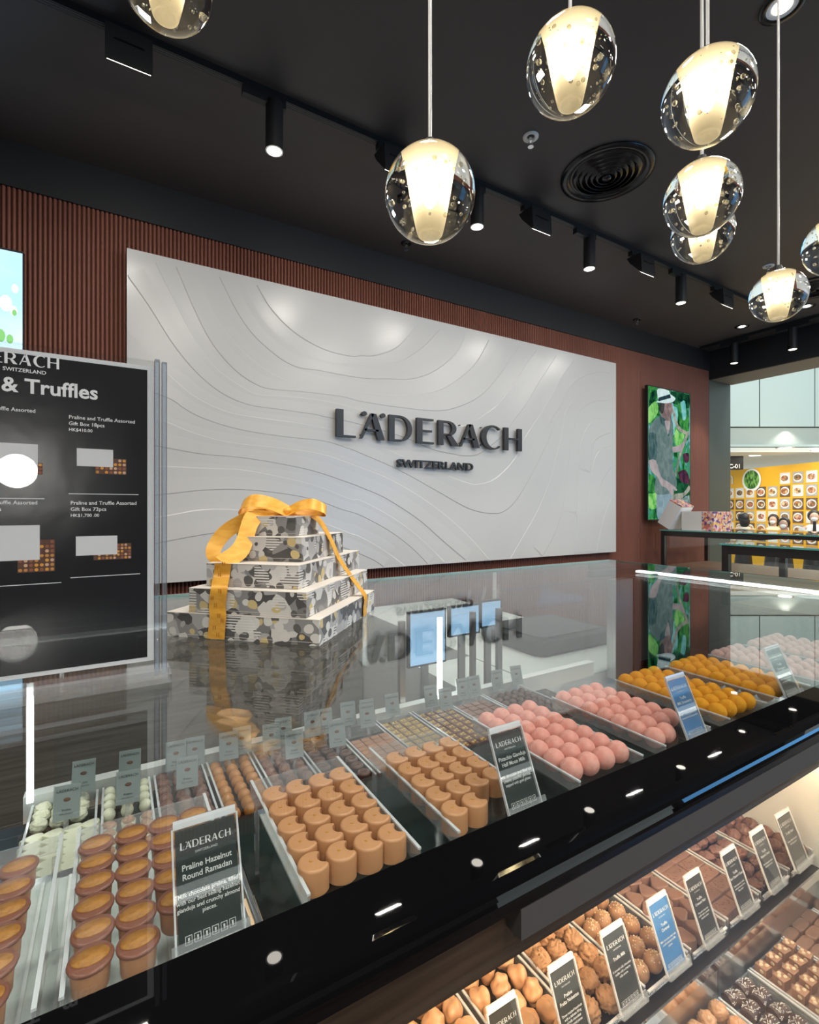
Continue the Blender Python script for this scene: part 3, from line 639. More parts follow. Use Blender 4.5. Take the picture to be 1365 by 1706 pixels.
MB().box(4.3, .85, CH-.62, 4.315, 1.45, CH-.32).build('pale_blue_lit_panel', emis('blue_panel', (.38, .66, 1), .55), r)
bx = empty('patterned_gift_carton', (5.93, 3.25, CH-.25), 'white carton with colourful patterned end lying flat on far counter', 'box', rz=math.radians(-8))
M['confetti'] = bpy.data.materials.new('confetti_print'); M['confetti'].use_nodes = True
_n = M['confetti'].node_tree; _b = _n.nodes['Principled BSDF']; _v = _n.nodes.new('ShaderNodeTexVoronoi'); _v.inputs['Scale'].default_value = 45
_tc = _n.nodes.new('ShaderNodeTexCoord'); _n.links.new(_tc.outputs['Object'], _v.inputs['Vector'])
_s = _n.nodes.new('ShaderNodeSeparateColor'); _r = _n.nodes.new('ShaderNodeValToRGB'); _r.color_ramp.interpolation = 'CONSTANT'
for p, c in ((0, (.55, .16, .10)), (.22, (.70, .42, .25)), (.42, (.72, .60, .55)), (.6, (.12, .06, .22)), (.76, (.75, .30, .35)), (.9, (.8, .5, .1))):
    e = _r.color_ramp.elements.new(p) if p else _r.color_ramp.elements[0]; e.position = p; e.color = (*c, 1)
_n.links.new(_v.outputs['Color'], _s.inputs[0]); _n.links.new(_s.outputs[0], _r.inputs[0]); _n.links.new(_r.outputs[0], _b.inputs['Base Color'])
MB().box(-.10, -.12, 0, .20, .14, .22).build('carton_body', M['white'], bx); MB().box(-.102, -.262, 0, .20, -.121, .22).build('patterned_end', M['confetti'], bx)
bx2 = empty('patterned_gift_carton', (5.88, 3.43, CH-.25), 'white carton with patterned lid tilted on its corner on far counter', 'box')
bx2.rotation_euler = (math.radians(30), 0, 0); 
MB().box(-.05, -.0, .02, .2, .17, .33).build('carton_body', M['white'], bx2); MB().box(-.05, -.0, .331, .2, .17, .345).build('patterned_lid', M['confetti'], bx2)
bx2.location = (5.85, 3.54, CH-.25-.016)

# ------------------------------------------------------------ main display counter
H = lambda h: CH-h
GT = H(.25)
main = empty('chocolate_display_counter', (0, .3, 0), 'long main chocolate counter with clear glass top and glossy black front edge', 'display counter')
def mp(name, mb, m):
    mb.v = [(a, b-.3, c) for a, b, c in mb.v]; return mb.build(name, m, main)
X0, X1 = -1.1, 2.10
mp('glass_top', MB().box(X0, .302, GT-.008, X1, 1.585, GT), M['topglass'])
mp('green_glass_edge', MB().box(X1, .302, GT-.008, X1+.002, 1.585, GT).box(X0, 1.585, GT-.008, X1, 1.587, GT), M['glassedge'])
# black front band with rounded lower front edge
pr = [(.302, GT+.0006), (.302, GT-.012), (.247, GT-.020)]
for i in range(9):
    a = PI+(-PI/2)*i/8; pr.append((.262+.015*math.cos(a), GT-.0144+.015*math.sin(a)))
mb = MB(); n = len(pr); mb.add([(X0, y, z) for y, z in pr]+[(X1, y, z) for y, z in pr], [(i, (i+1) % n, n+(i+1) % n, n+i) for i in range(n)]+[tuple(range(n))[::-1], tuple(range(n, 2*n))], 0, False)
remesh_fix(mp('black_glass_front_band', mb, M['blackglass']))
mp('walnut_fascia', MB().box(X0, .262, H(.318), X1, .285, GT-.0125), M['wood'])
mp('grey_channel', MB().box(.236, .247, H(.292), 1.21, .2615, GT-.021), M['grey'])
mp('front_led_strip', MB().box(X0, .300, H(.276), X1, .312, H(.270)), M['ledsoft'])
area_light('front_led_light', (.5, .306, H(.277)), (.5, .50, H(.42)), 3.1, .5, (.98, .98, .95), .012)
mp('warm_led_strip', MB().box(X0, .390, H(.466), 1.155, .398, H(.4615)), M['warmled'])
area_light('warm_led_light', (.5, .396, H(.468)), (.5, .50, H(.70)), 1.3, 2.6, (1, .66, .38), .012)
# decks
mp('inner_front_slope', MB().add([(X0, .287, H(.30)), (X1-.02, .287, H(.30)), (X1-.02, .381, H(.455)), (X0, .381, H(.455)), (X0, .290, H(.297)), (X1-.02, .290, H(.297)), (X1-.02, .384, H(.448)), (X0, .384, H(.448))], [(0, 3, 2, 1), (4, 5, 6, 7), (0, 1, 5, 4), (3, 7, 6, 2)]), M['dkmetal'])
mb = MB().box(X0, .385, H(.46), .118, .735, H(.45))
x = X0
while x < .11: mb.box(x, .386, H(.45), x+.003, .733, H(.4475), 1); x += .0135
mp('ribbed_steel_deck', mb, [M['steelrib'], M['whitelac']])
mp('steel_edge_tube', MB().cyl((.122, .39, H(.447)), (.122, .735, H(.447)), .0045, n=10).cyl((.134, .39, H(.447)), (.134, .735, H(.447)), .004, n=10), M['steel'])
mp('dark_glass_deck', MB().box(.14, .385, H(.46), X1-.02, .735, H(.45)), M['dkglass'])
mp('deck_front_lip', MB().box(X0, .736, H(.47), .13, .752, H(.452)), M['steel'])
mp('rear_deck', MB().box(X0, .755, H(.49), 1.0, .955, H(.485)).box(.13, .7355, H(.49), 1.0, .754, H(.455)), M['dkmetal'])
mp('white_rear_rail', MB().box(-.12, .956, H(.485), 1.2, .978, H(.445)), M['whitelac'])
mp('lower_divider', MB().box(X0, .64, H(.98), X1, .65, H(.491)), M['whitelac'])
# posts, rear panes and LEDs
mp('rear_post', MB().box(.562, .979, H(.56), .576, .991, H(.259)), M['steel'])
mp('rear_post', MB().box(.855, .979, H(.56), .869, .991, H(.259)), M['steel'])
mp('rear_post', MB().box(.770, .979, H(.56), .782, .991, H(.259)), M['steel'])
mp('corner_post', MB().box(1.56, 1.15, H(.62), 1.66, 1.187, H(.259)), M['steel'])
mp('corner_post', MB().box(1.67, 1.15, H(.98), 1.70, 1.187, H(.259)), M['dkmetal'])
mp('rear_pane', MB().box(-.1, 1.189, H(.60), 1.60, 1.193, H(.255)), M['glass'])
mp('vertical_led', MB().box(.668, .980, H(.49), .680, .986, H(.262)), M['led'])
mp('vertical_led', MB().box(-.112, .925, H(.44), -.104, .931, H(.262)), M['led'])
mp('end_led_strip', MB().box(1.895, .45, H(.268), 1.925, 1.30, H(.260)), M['led'])
mp('end_frame_bar', MB().box(1.94, .35, H(.285), 1.97, 1.58, H(.2585)).box(1.70, 1.36, H(.285), 1.94, 1.39, H(.2585)), M['dkmetal'])
mp('end_glass', MB().box(X1-.006, .31, H(1.0), X1-.001, 1.55, H(.259)), M['glass'])
mp('mirror_back', MB().box(1.71, 1.20, H(.9), X1-.01, 1.205, H(.262)), M['dkglass'])
# lower display tiers behind the front glass
mp('lower_deck', MB().box(X0, .405, H(.70), 1.16, .6395, H(.688)), M['dkmetal'])
mp('deck_edge_trim', MB().box(X0, .402, H(.70), 1.16, .4049, H(.685)), M['chrome'])
mp('brushed_steel_riser', MB().box(X0, .409, H(.80), .80, .413, H(.7005)).box(.802, .409, H(.80), 1.16, .413, H(.7005)), M['steel'])
mp('bottom_deck', MB().box(X0, .257, H(.81), 1.5, .5, H(.80)), M['steel'])
mp('end_wall_panel', MB().box(1.165, .262, H(1.0), 1.18, .6395, H(.462)), M['whitelac'])
mp('lower_front_glass', MB().box(X0, .2505, H(.95), X1, .2545, H(.3)), M['glass'])
mp('base', MB().box(X0, .27, 0, 1.20, .90, H(1.0)), M['wood'])
mp('white_back_panel', MB().box(X0, .50, H(.999), 1.16, .51, H(.701)), M['whitelac'])
area_light('lower_display_light', (.75, .30, H(.36)), (.75, .38, H(.8)), 1.2, 1.5, (1, .95, .86), .02)
bc_ = MB().box(-2.2, 2.6, 0, 1.24, 3.2, H(.50)).build('back_cabinet', M['backwood']); tag(bc_, 'low grey brown wooden cabinet behind the counter seen through its glass', 'cabinet')
# white serving worktop with scale behind the case
wt = MB().box(1.25, 1.20, 0, 1.95, 2.7, H(.60)).build('serving_worktop', M['whitelac']); tag(wt, 'white serving worktop seen through glass behind the trays', 'worktop')
sc = empty('weighing_scale', (1.70, 1.62, H(.60)), 'black weighing scale with thin pole standing on the white worktop', 'scale')
pl = [(.24*c, .20*s_) for c, s_ in [(-1, -.8), (-.9, -1), (.9, -1), (1, -.8), (1, .8), (.9, 1), (-.9, 1), (-1, .8)]]
MB().prism(pl, .01, .06, .008).build('scale_body', M['black'], sc); MB().prism([(a*.8, b*.78) for a, b in pl], .061, .067, .003).build('weighing_plate', M['dkmetal'], sc)
for a in (-.18, .18):
    for b in (-.15, .15): MB().cyl((a, b, 0), (a, b, .01), .014, n=10).build('foot', M['black'], sc)
MB().cyl((-.16, .17, .065), (-.16, .17, .30), .009, n=12).cyl((-.16, .17, .06), (-.16, .17, .09), .016, n=12).build('pole', M['white'], sc)
for i in range(3):
    s3 = empty('clear_scoop', (1.62+.13*i, 2.14+.03*i, H(.60)), 'clear plastic scoop leaning on the worktop behind scale, %s of three' % ('leftmost', 'middle', 'rightmost')[i], 'scoop', 'clear scoops on the worktop')
    MB().tube([(0, 0, .01), (.04, .0, .12), (.05, .0, .16)], .010, 8).build('handle', M['acryledge'], s3); MB().obox((-.03, -.02, 0), (.06, 0, 0), (0, .05, 0), (0, 0, .03)).build('scoop_bowl', M['acryledge'], s3)
# glowing blue panels at the staff side, standing in for an unresolved reflection
for i, (xa, xb, z0, z1) in enumerate([(.735, .855, .455, .305), (.88, .985, .385, .303), (1.0, 1.075, .372, .297)]):
    b = MB().box(xa-.006, 1.222, H(z0+.006), xb+.006, 1.235, H(z1-.006)).build('blue_reflection_panel', M['black'])
    tag(b, 'dark framed pale blue panel imitating a reflection behind the glass, %s of three' % ('leftmost', 'middle', 'rightmost')[i], 'screen', 'blue reflection panels behind the counter glass')
    MB().box(xa, 1.2205, H(z0), xb, 1.2215, H(z1)).build('lit_face', emis('blue_face', (.40, .68, 1), .9), b)
    MB().box((xa+xb)/2-.012, 1.236, 0, (xa+xb)/2+.012, 1.245, H(z0+.0)).build('stand', M['steel'], b)
st = MB().box(.99, 1.247, 0, 1.24, 1.6, H(.60)).build('staff_shelf', M['whitelac']); tag(st, 'low white staff shelf under the blue reflection panels behind glass', 'shelf')
# unseen glowing panel added behind the camera to streak the counter edge blue
bs = MB().box(3.2, -2.12, 0, 5.45, -2.06, 2.75).build('added_blue_panel', M['black']); tag(bs, 'large unseen blue panel added opposite the counter to streak its edge blue', 'television')
MB().box(3.25, -2.0595, 1.05, 5.4, -2.058, 2.7).build('lit_face', emis('blue_streak_glow', (.16, .50, 1), 3.6), bs)
gl = empty('added_glare_globe', (-.44, -1.7, CH+.2), 'unseen glowing globe added behind the camera for a bright spot on the menu', 'pendant lamp')  # unseen globe, added so the menu sheet mirrors a bright spot
MB().sphere((0, 0, 0), .09, 24, 16).build('glare_globe', emis('glare_glow', (1, .97, .9), 26), gl); MB().cyl((0, 0, .089), (0, 0, 2.08), .004, n=8).build('cord', M['black'], gl)

# ------------------------------------------------------------ chocolates
def choc(name, color, rough=.38, c2=None, bump=None, spec=.45, sc=30):
    return mat(name, color, rough, spec=spec, noise=(sc, c2 or tuple(k*.88 for k in color), (1, 1, 1), .35, .65), bump=bump)
K = {
 'moon': choc('caramel_chocolate', (.56, .275, .125), .36), 'gold': mat('gold_glitter', (.85, .50, .10), .35, .7),
 'hazel': choc('milk_chocolate_cup', (.56, .27, .135), .36), 'hlid': choc('milk_lid', (.225, .088, .058), .34), 'waffle': choc('gold_waffle', (.45, .20, .04), .45, (.34, .14, .025), bump=(300, .6, .001), sc=300),
 'pink': choc('pink_sugar', (.80, .415, .345), .9, (.72, .31, .255), bump=(420, .5, .0008), spec=.1, sc=130),
 'yellow': choc('yellow_sugar', (.76, .36, .035), .9, (.68, .27, .018), bump=(420, .5, .0008), spec=.1, sc=130),
 'pale': choc('pale_pink_sugar', (.58, .37, .335), .9, (.50, .30, .27), bump=(420, .5, .0008), spec=.1, sc=130),
 'white': choc('white_chocolate', (.72, .73, .56), .4), 'nut': choc('pink_nut', (.62, .36, .22), .7, (.35, .15, .07), sc=200),
 'dark': choc('dark_chocolate', (.085, .045, .035), .35), 'milk': choc('milk_chocolate', (.17, .083, .058), .4),
 'golden': choc('glossy_caramel', (.45, .20, .055), .15, (.33, .13, .03)), 'bar': choc('tan_bar', (.30, .21, .12), .5), 'yel': mat('yellow_speck', (.60, .42, .09), .5),
 'caramel': choc('light_caramel', (.58, .33, .18), .32, (.52, .28, .14)), 'spiky': choc('rough_milk', (.47, .265, .14), .6, (.36, .19, .095), bump=(90, .9, .003), sc=60),
 'ball': choc('smooth_milk_ball', (.38, .21, .115), .38), 'crumb': choc('pale_nut_crumb', (.70, .55, .36), .6), 'truffle': choc('brown_truffle', (.205, .10, .072), .42, (.17, .08, .056)),
 'tri': choc('pressed_milk', (.235, .135, .10), .40), 'coco': choc('coconut_flake', (.78, .76, .70), .7), 'marz': choc('marzipan', (.46, .43, .22), .6), 'sq': choc('milk_square', (.36, .19, .12), .45),
}
ORD = ['first', 'second', 'third', 'fourth', 'fifth', 'sixth', 'seventh', 'eighth', 'ninth', 'tenth']
def root(mb, name, m): o = mb.build(name, m); return o
# prototypes (built once, moved to the first place, copied for the others)
def proto_hazel():
    o = MB().lathe([(.0001, 0), (.0105, 0), (.0118, .002), (.0132, .020)], 20).build('round_hazelnut_praline', K['hazel'])
    kid(o, MB().lathe([(.0125, .0197), (.0149, .0205), (.0152, .0218), (.0147, .0230), (.0135, .0234), (.0001, .0236)], 24).build('chocolate_lid', K['hlid'], o))
    kid(o, MB().lathe([(.0104, .0236), (.0102, .0246), (.0001, .0250)], 20, sx=1.18, sy=.80).build('waffle_top', K['waffle'], o)); return o
def crescent(R=.0150, r=.0096, d=.0146, ang=8):
    """disc of radius R with a round bite"""
    a = math.radians(ang); phi = math.acos((R*R+d*d-r*r)/(2*R*d)); P = []
    n = 30
    for i in range(n+1):
        t = a+phi+.10+(2*PI-2*phi-.20)*i/n; P.append((R*math.cos(t), R*math.sin(t)))
    psi = math.acos((r*r+d*d-R*R)/(2*r*d)); m = 12
    for i in range(m+1):
        t = a+PI+(psi-.12)-2*(psi-.12)*i/m; P.append((d*math.cos(a)+r*math.cos(t), d*math.sin(a)+r*math.sin(t)))
    # order: outer arc ends at a-phi; bite runs from that tip to the other
    e = P[n]; s0, s1 = P[n+1], P[-1]
    if math.dist(e, s0) > math.dist(e, s1): P = P[:n+1]+P[n+1:][::-1]
    return P
def proto_moon():
    o = MB().prism(crescent(), 0, .0235, .0022).build('half_moon_praline', K['moon'])
    kid(o, MB().box(-.0035, -.001, .0235, -.0013, .0006, .0240).box(-.004, .0008, .0235, -.0026, .0016, .0239).build('gold_fleck', K['gold'], o)); return o
def ball_mesh(name, m, r=.0146, jit=.012, sz=1): return MB().sphere((0, 0, r*sz), r, 22, 15, jit=jit, sz=sz).build(name, m)
from mathutils import noise as mnoise
def chunk(name, m, r, sx, sy, sz, jit, seed, fq=1.7, fine=0):
    """lumpy sweet: sphere pushed in and out by smooth noise, fine adds ridges"""
    mb = MB().sphere((0, 0, 0), 1, 36, 26); vs = []
    for v in mb.v:
        p = Vector(v); k = 1+jit*2.2*mnoise.noise(p*fq+Vector((seed, 0, 0)))+(fine*(1-abs(mnoise.noise(p*4.5+Vector((0, seed, 0))))*4) if fine else 0)
        vs.append((p.x*k*r*sx, p.y*k*r*sy, p.z*k*r*sz+r*sz))
    mb.v = vs; return mb.build(name, m)
def petal_poly():
    P = []
    for i in range(24):
        t = 2*PI*i/24; P.append((.0165*math.cos(t)+.003*math.sin(2*t), .0105*math.sin(t)*(1-.35*abs(math.cos(t))**3)+.003*math.sin(t*2)))
    return P
USED = set()
def place(pr, x, y, z, label, cat, group, rz=0):
    if pr.name not in USED: USED.add(pr.name); o = pr
    else: o = copy_tree(pr)
    o.location = (x, y, z); o.rotation_euler = (0, 0, rz)
    for k in ('label', 'category', 'group'):
        if k in o: del o[k]
    tag(o, label, cat, group); return o
def grid(pr, xs, ys, z, desc, where, group, skip=(), rnd=0, jx=.0008, stag=0, cat='chocolate'):
    nr = len(ys)
    for r, y in enumerate(ys):
        for c, x in enumerate(xs):
            if (r, c) in skip: continue
            rw = 'front row' if r == 0 else ('back row' if r == nr-1 else ORD[r]+' row')
            rw = rw if nr > 1 else 'only row'
            place(pr, x+random.uniform(-jx, jx)+(stag if r % 2 else 0), y+random.uniform(-jx, jx), z,
                  '%s, %s, %s from left, %s' % (desc, rw, ORD[c], where), cat, group, random.uniform(-rnd, rnd))
# acrylic tray
def tray(x0, x1, y0, y1, zb, label, legs=.045, hh=.016, back=True):
    r = empty('acrylic_tray', (x0, y0, zb), label, 'tray'); W, D_ = x1-x0, y1-y0; t = .0022
    MB().box(0, 0, -.0025, W, D_, 0).build('tray_base', M['acrylic'], r)
    MB().box(0, 0, 0, t, D_, hh).build('side_rail', M['acryledge'], r); MB().box(W-t, 0, 0, W, D_, hh).build('side_rail', M['acryledge'], r)
    MB().prism([(0, 0), (W-2*t-.004, 0), (W-2*t-.004, 0.0022), (0, .0022)], 0, hh*.55, .0).xf(Matrix.Translation((t+.002, -.003, 0))).build('front_lip', M['acryledge'], r)
    for a in (0, W-t): MB().box(a-.0005, 0, hh, a+t+.0005, D_, hh+.0020).build('rail_rim', M['rim'], r)
    MB().box(.004, -.0045, hh*.55, W-.004, -.0012, hh*.55+.0022).build('front_rim', M['rim'], r)
    if back: MB().box(t, D_-t, 0, W-t, D_, hh).build('back_rail', M['acryledge'], r)
    if legs:
        for a in (0.004, W-.009):
            for b in (.003, D_-.008): MB().box(a, b, -legs, a+.005, b+.005, -.003).build('leg', M['acryledge'], r)
    return r
TZ = H(.352)           # chocolates' base, upper front row (deck is at .42)
fr = [.438+.0287*i for i in range(6)]
def front_tray(x0, x1, label): return tray(x0, x1, .412, .622, TZ, label, .0955)
front_tray(-.205, -.045, 'clear tray of round pralines at the left edge of the picture')
front_tray(-.032, .092, 'clear tray of round hazelnut pralines left of the hazelnut card')
front_tray(.144, .260, 'clear tray of half moon pralines without a card')
front_tray(.306, .424, 'clear tray of half moon pralines behind the half moon card')
front_tray(.490, .618, 'clear tray holding the first set of pink truffles')
front_tray(.668, .786, 'clear tray holding the pink truffles by the blue card')
front_tray(.842, .968, 'clear tray of yellow truffles right of the blue card')
front_tray(1.008, 1.135, 'clear tray of yellow truffles next to the pale pink ones')
front_tray(1.175, 1.305, 'clear tray of pale pink truffles behind the farthest card')
front_tray(1.335, 1.50, 'clear tray of pale pink truffles at the right edge')
hz = proto_hazel(); mo = proto_moon(); pk = ball_mesh('pink_truffle', K['pink']); ye = ball_mesh('yellow_truffle', K['yellow']); pp = ball_mesh('pale_pink_truffle', K['pale'])
rows6 = [.430+.029*i for i in range(6)]
grid(hz, [-.165, -.135, -.105, -.0755], rows6, TZ, 'round hazelnut praline', 'tray at left edge', 'round hazelnut pralines', cat='praline')
grid(hz, [-.0145, .0155, .0445, .0735], rows6, TZ, 'round hazelnut praline', 'tray beside hazelnut card', 'round hazelnut pralines', skip=[(0, 2), (0, 3)], cat='praline')
rows5 = [.441+.0325*i for i in range(5)]
grid(mo, [.160, .188, .216, .243], rows5, TZ, 'caramel half moon praline', 'tray without card', 'half moon pralines', rnd=.05, cat='praline')
grid(mo, [.322, .351, .379, .407], rows5, TZ, 'caramel half moon praline', 'tray with half moon card', 'half moon pralines', skip=[(0, 2), (0, 3)], rnd=.05, cat='praline')
rows7 = [.440+.0282*i for i in range(7)]
grid(pk, [.508, .5385, .569, .600], rows7, TZ, 'round pink dusted truffle', 'first pink tray', 'pink truffles', jx=.0013, cat='truffle')
grid(pk, [.684, .7135, .743, .770], rows7, TZ, 'round pink dusted truffle', 'pink tray by blue card', 'pink truffles', skip=[(0, 2), (0, 3)], jx=.0013, cat='truffle')
grid(ye, [.860, .8915, .923, .953], rows7, TZ, 'round yellow dusted truffle', 'first yellow tray', 'yellow truffles', jx=.0013, cat='truffle')
grid(ye, [1.027, 1.058, 1.089, 1.119], rows7, TZ, 'round yellow dusted truffle', 'second yellow tray', 'yellow truffles', jx=.0013, cat='truffle')
grid(pp, [1.191, 1.2225, 1.254, 1.287], rows7, TZ, 'pale pink truffle', 'tray behind farthest card', 'pale pink truffles', jx=.0013, cat='truffle')
grid(pp, [1.355, 1.388, 1.42, 1.452, 1.485], rows7, TZ, 'pale pink truffle', 'tray at right edge', 'pale pink truffles', jx=.0013, cat='truffle')

# ------------------------------------------------------------ price cards in clear holders
M['card'] = mat('dark_green_card', (.022, .034, .030), .35); M['cardblue'] = mat('blue_card', (.07, .22, .47), .35); M['ink'] = mat('white_ink', (.80, .80, .77), .5)
M['cardbrown'] = mat('dark_taupe_card', (.050, .048, .040), .35)
def card(x, w, zb, zt, yb, yt, title, desc, label, m='card', icons=True, rz=0):
    h = math.hypot(zt-zb, yt-yb); r = empty('price_card_holder', (x, yb, zb), label, 'price card'); r.rotation_euler = (-math.atan2(yt-yb, zt-zb), 0, rz)
    F = -.0012
    MB().box(0, -.0006, 0, w, -.0001, h).box(0, .0012, 0, w, .0017, h).build('clear_sleeve', M['acrylic'], r)
    MB().box(-.0015, -.0010, -.001, 0, .0020, h+.001).box(w, -.0010, -.001, w+.0015, .0020, h+.001).box(0, -.001, h, w, .002, h+.0065).build('clear_edge', M['rim'], r)
    MB().box(-.004, -.004, -.004, w+.004, .006, -.0015).box(-.004, -.006, -.004, w+.004, -.004, .008).build('clip_foot', M['acryledge'], r)
    pc_ = MB().box(.0012, 0.0002, .001, w-.0012, .0009, h-.001).build('printed_card', M[m], r)
    mb = MB(); y = -.00002; s = w/.046; o = lambda a, b: (a, y, b)
    tot = sum(glyph(c)[0] for c in 'LÄDERACH')+.13*7; hh = .0068*s; lw = tot*hh
    if lw > w*.80: hh *= w*.80/lw; lw = w*.80
    add_logo(mb, o((w-lw)/2, h-.0155), XD, ZD, hh)
    mb.text('SWITZERLAND', o(w/2, h-.0200), XD, ZD, .0024*s, 'CENTER')
    zz = h-.030
    for t in title: mb.text(t, o(w/2, zz), XD, ZD, .0054*s, 'CENTER', bold=.00010); zz -= .0060*s
    zz -= .005
    for t in desc: mb.text(t, o(w/2, zz), XD, ZD, .0038*s, 'CENTER', bold=.00006); zz -= .0042*s
    if icons:
        for i in range(6):
            a = w*.12+i*w*.132; b = .0045
            for q in ((a, b, a+.0047*s, b+.0004), (a, b+.0052*s, a+.0047*s, b+.0056*s), (a, b, a+.0004, b+.0056*s), (a+.0043*s, b, a+.0047*s, b+.0056*s), (a+.0018*s, b+.0012*s, a+.003*s, b+.0042*s)):
                mb.poly3([o(q[0], q[1]), o(q[2], q[1]), o(q[2], q[3]), o(q[0], q[3])])
    mb.build('white_lettering', M['ink'], pc_); return r
def up_card(x, w, t, d, l, m='card'): return card(x, w, H(.338), H(.262), .409, .443, t, d, l, m)
up_card(.041, .049, ['Praline Hazelnut', 'Round Ramadan'], ['Milk chocolate praline, filled', 'with our best selling hazelnut', 'gianduja and crunchy almond', 'pieces.'], 'dark green card reading Praline Hazelnut Round Ramadan, nearest on the upper deck')
up_card(.374, .048, ['Pistachio Gianduja', 'Half Moon Milk'], ['Milk chocolate shell filled our', 'creamy pistachio gianduja,', 'topped with gold glitter.'], 'dark green card reading Pistachio Gianduja Half Moon Milk')
up_card(.721, .048, ['Truffle', 'Milk Strawberry'], ['Fine strawberry truffle filled', 'with creamy ganache and', 'dusted with fruit powder'], 'light blue card standing between pink and yellow truffles on the upper deck', 'cardblue')
up_card(1.030, .054, ['Truffle', 'Champagne'], ['Fine milk chocolate truffle', 'dusted with icing sugar', 'and fruit powder'], 'dark green card farthest away on the upper deck before the pale pink truffles')

# ------------------------------------------------------------ rear row of small trays on the upper deck
RZ = H(.470)
def rear_tray(x0, x1, label): return tray(x0, x1, .758, .950, RZ, label, .0125, .012)
rear_tray(-.108, -.022, 'rear tray of white petal chocolates at the far left')
rear_tray(-.016, .052, 'rear tray of white domes and nut topped cups')
rear_tray(.058, .136, 'rear tray of dull brown nut balls')
rear_tray(.142, .216, 'rear tray of glossy caramel balls')
rear_tray(.222, .300, 'rear tray of small matt brown lumps')
rear_tray(.306, .388, 'rear tray of dark round stamped cups')
rear_tray(.394, .478, 'rear tray holding the milk chocolate slab')
rear_tray(.484, .570, 'rear tray of tan yellow dotted bars')
rear_tray(.576, .668, 'rear tray of dark bars with yellow specks')
rear_tray(.674, .772, 'rear tray of small brown squares')
rear_tray(.778, .905, 'rear tray of small dark balls')
ptl = MB().prism([(a*.80, b*.98) for a, b in petal_poly()], 0, .011, .002).build('petal_chocolate', K['white'])
grid(ptl, [-.098, -.076, -.054, -.032], [.772+.0175*i for i in range(6)], RZ, 'white petal chocolate', 'far left rear tray', 'white petal chocolates')
rose = chunk('white_rosette', K['white'], .0115, 1, 1, .75, .05, 3, fine=.10)
grid(rose, [-.094, -.070, -.045], [.895, .918, .940], RZ, 'white rosette chocolate', 'behind the petals', 'white rosettes', rnd=3)
cup = MB().lathe([(.0001, 0), (.008, 0), (.0098, .011), (.0001, .012)], 16).build('nut_topped_cup', K['white']); random.seed(5)
kid(cup, MB().sphere((0, 0, .012), .0085, 12, 8, sz=.55, jit=.25).build('nut_topping', K['nut'], cup))
grid(cup, [-.006, .018, .042], [.772, .793, .814, .835], RZ, 'white cup with nut topping', 'rear tray second from left', 'nut topped cups', rnd=3)
dome = MB().sphere((0, 0, .009), .0088, 14, 10, sz=1.15).build('white_dome', K['white'])
grid(dome, [-.006, .018, .042], [.870, .892, .914, .936], RZ, 'small white dome chocolate', 'behind the nut cups', 'white domes')
nb = chunk('brown_nut_ball', K['milk'], .0108, 1, 1, .9, .05, 9, fine=.03)
grid(nb, [.070, .096, .121], [.775+.0232*i for i in range(8)], RZ, 'dull brown nut ball', 'rear tray third from left', 'brown nut balls', rnd=3)
gb = MB().sphere((0, 0, .0100), .0103, 16, 12).build('glossy_caramel_ball', K['golden'])
grid(gb, [.154, .179, .203], [.772+.0225*i for i in range(8)], RZ, 'glossy caramel ball', 'rear tray behind half moons', 'glossy caramel balls')
lump = chunk('matt_brown_lump', K['truffle'], .0105, 1, .95, .8, .07, 12)
grid(lump, [.234, .260, .286], [.775+.0232*i for i in range(8)], RZ, 'matt brown lump', 'rear tray left of stamped cups', 'matt brown lumps', rnd=3)
dc = MB().lathe([(.0001, 0), (.0095, 0), (.0115, .012), (.0112, .0145), (.0001, .0148)], 18).build('dark_stamped_cup', K['dark'])
kid(dc, MB().lathe([(.0085, .0147), (.008, .0158), (.007, .0158), (.0068, .0147)], 18).box(-.004, -.0012, .0147, -.001, .0012, .0158).box(.001, -.0012, .0147, .004, .0012, .0158).build('stamped_ring', K['milk'], dc))
grid(dc, [.320, .346, .372], [.775+.0265*i for i in range(7)], RZ, 'dark round stamped cup', 'rear tray left of slab', 'dark stamped cups')
sl = MB().box(0, 0, 0, .082, .125, .012)
for i in range(4):
    for j in range(8): sl.prism([(.0015+i*.0202, .0015+j*.0154), (.0198+i*.0202, .0015+j*.0154), (.0198+i*.0202, .0148+j*.0154), (.0015+i*.0202, .0148+j*.0154)], .0118, .0150, .0012)
o = sl.build('chocolate_slab', K['sq'], loc=(.396, .765, RZ)); tag(o, 'flat scored milk chocolate slab in the rear row behind the half moons', 'chocolate')
def bar_mesh(m, m2, name, d, w=.017):
    mb = MB().prism([(-w/2, -w*.46), (w/2, -w*.46), (w/2, w*.46), (-w/2, w*.46)], 0, .011, .0012); o = mb.build(name, m)
    if m2: kid(o, MB().sphere((-.003, 0, .011), .0032, 8, 6, sz=.4).sphere((.004, .003, .011), .0028, 8, 6, sz=.4).sphere((.003, -.004, .011), .0022, 8, 6, sz=.4).build('yellow_specks', m2, o))
    return o
b1 = bar_mesh(K['bar'], K['yel'], 'tan_dotted_bar', 1, .0185)
grid(b1, [.496, .5165, .537, .5575], [.770+.0195*i for i in range(9)], RZ, 'tan bar with yellow dots', 'rear tray right of slab', 'tan dotted bars')
b2 = bar_mesh(K['milk'], K['yel'], 'dark_speckled_bar', 1, .019)
grid(b2, [.588, .610, .632, .654], [.770+.0195*i for i in range(9)], RZ, 'dark bar with yellow specks', 'rear tray past steel post', 'dark speckled bars')
b3 = bar_mesh(K['milk'], None, 'small_brown_square', 1, .0195)
grid(b3, [.688, .711, .734, .757], [.770+.0215*i for i in range(8)], RZ, 'small brown square', 'rear tray left of dark balls', 'small brown squares')
db = MB().sphere((0, 0, .0098), .0100, 14, 10).build('small_dark_ball', K['dark'])
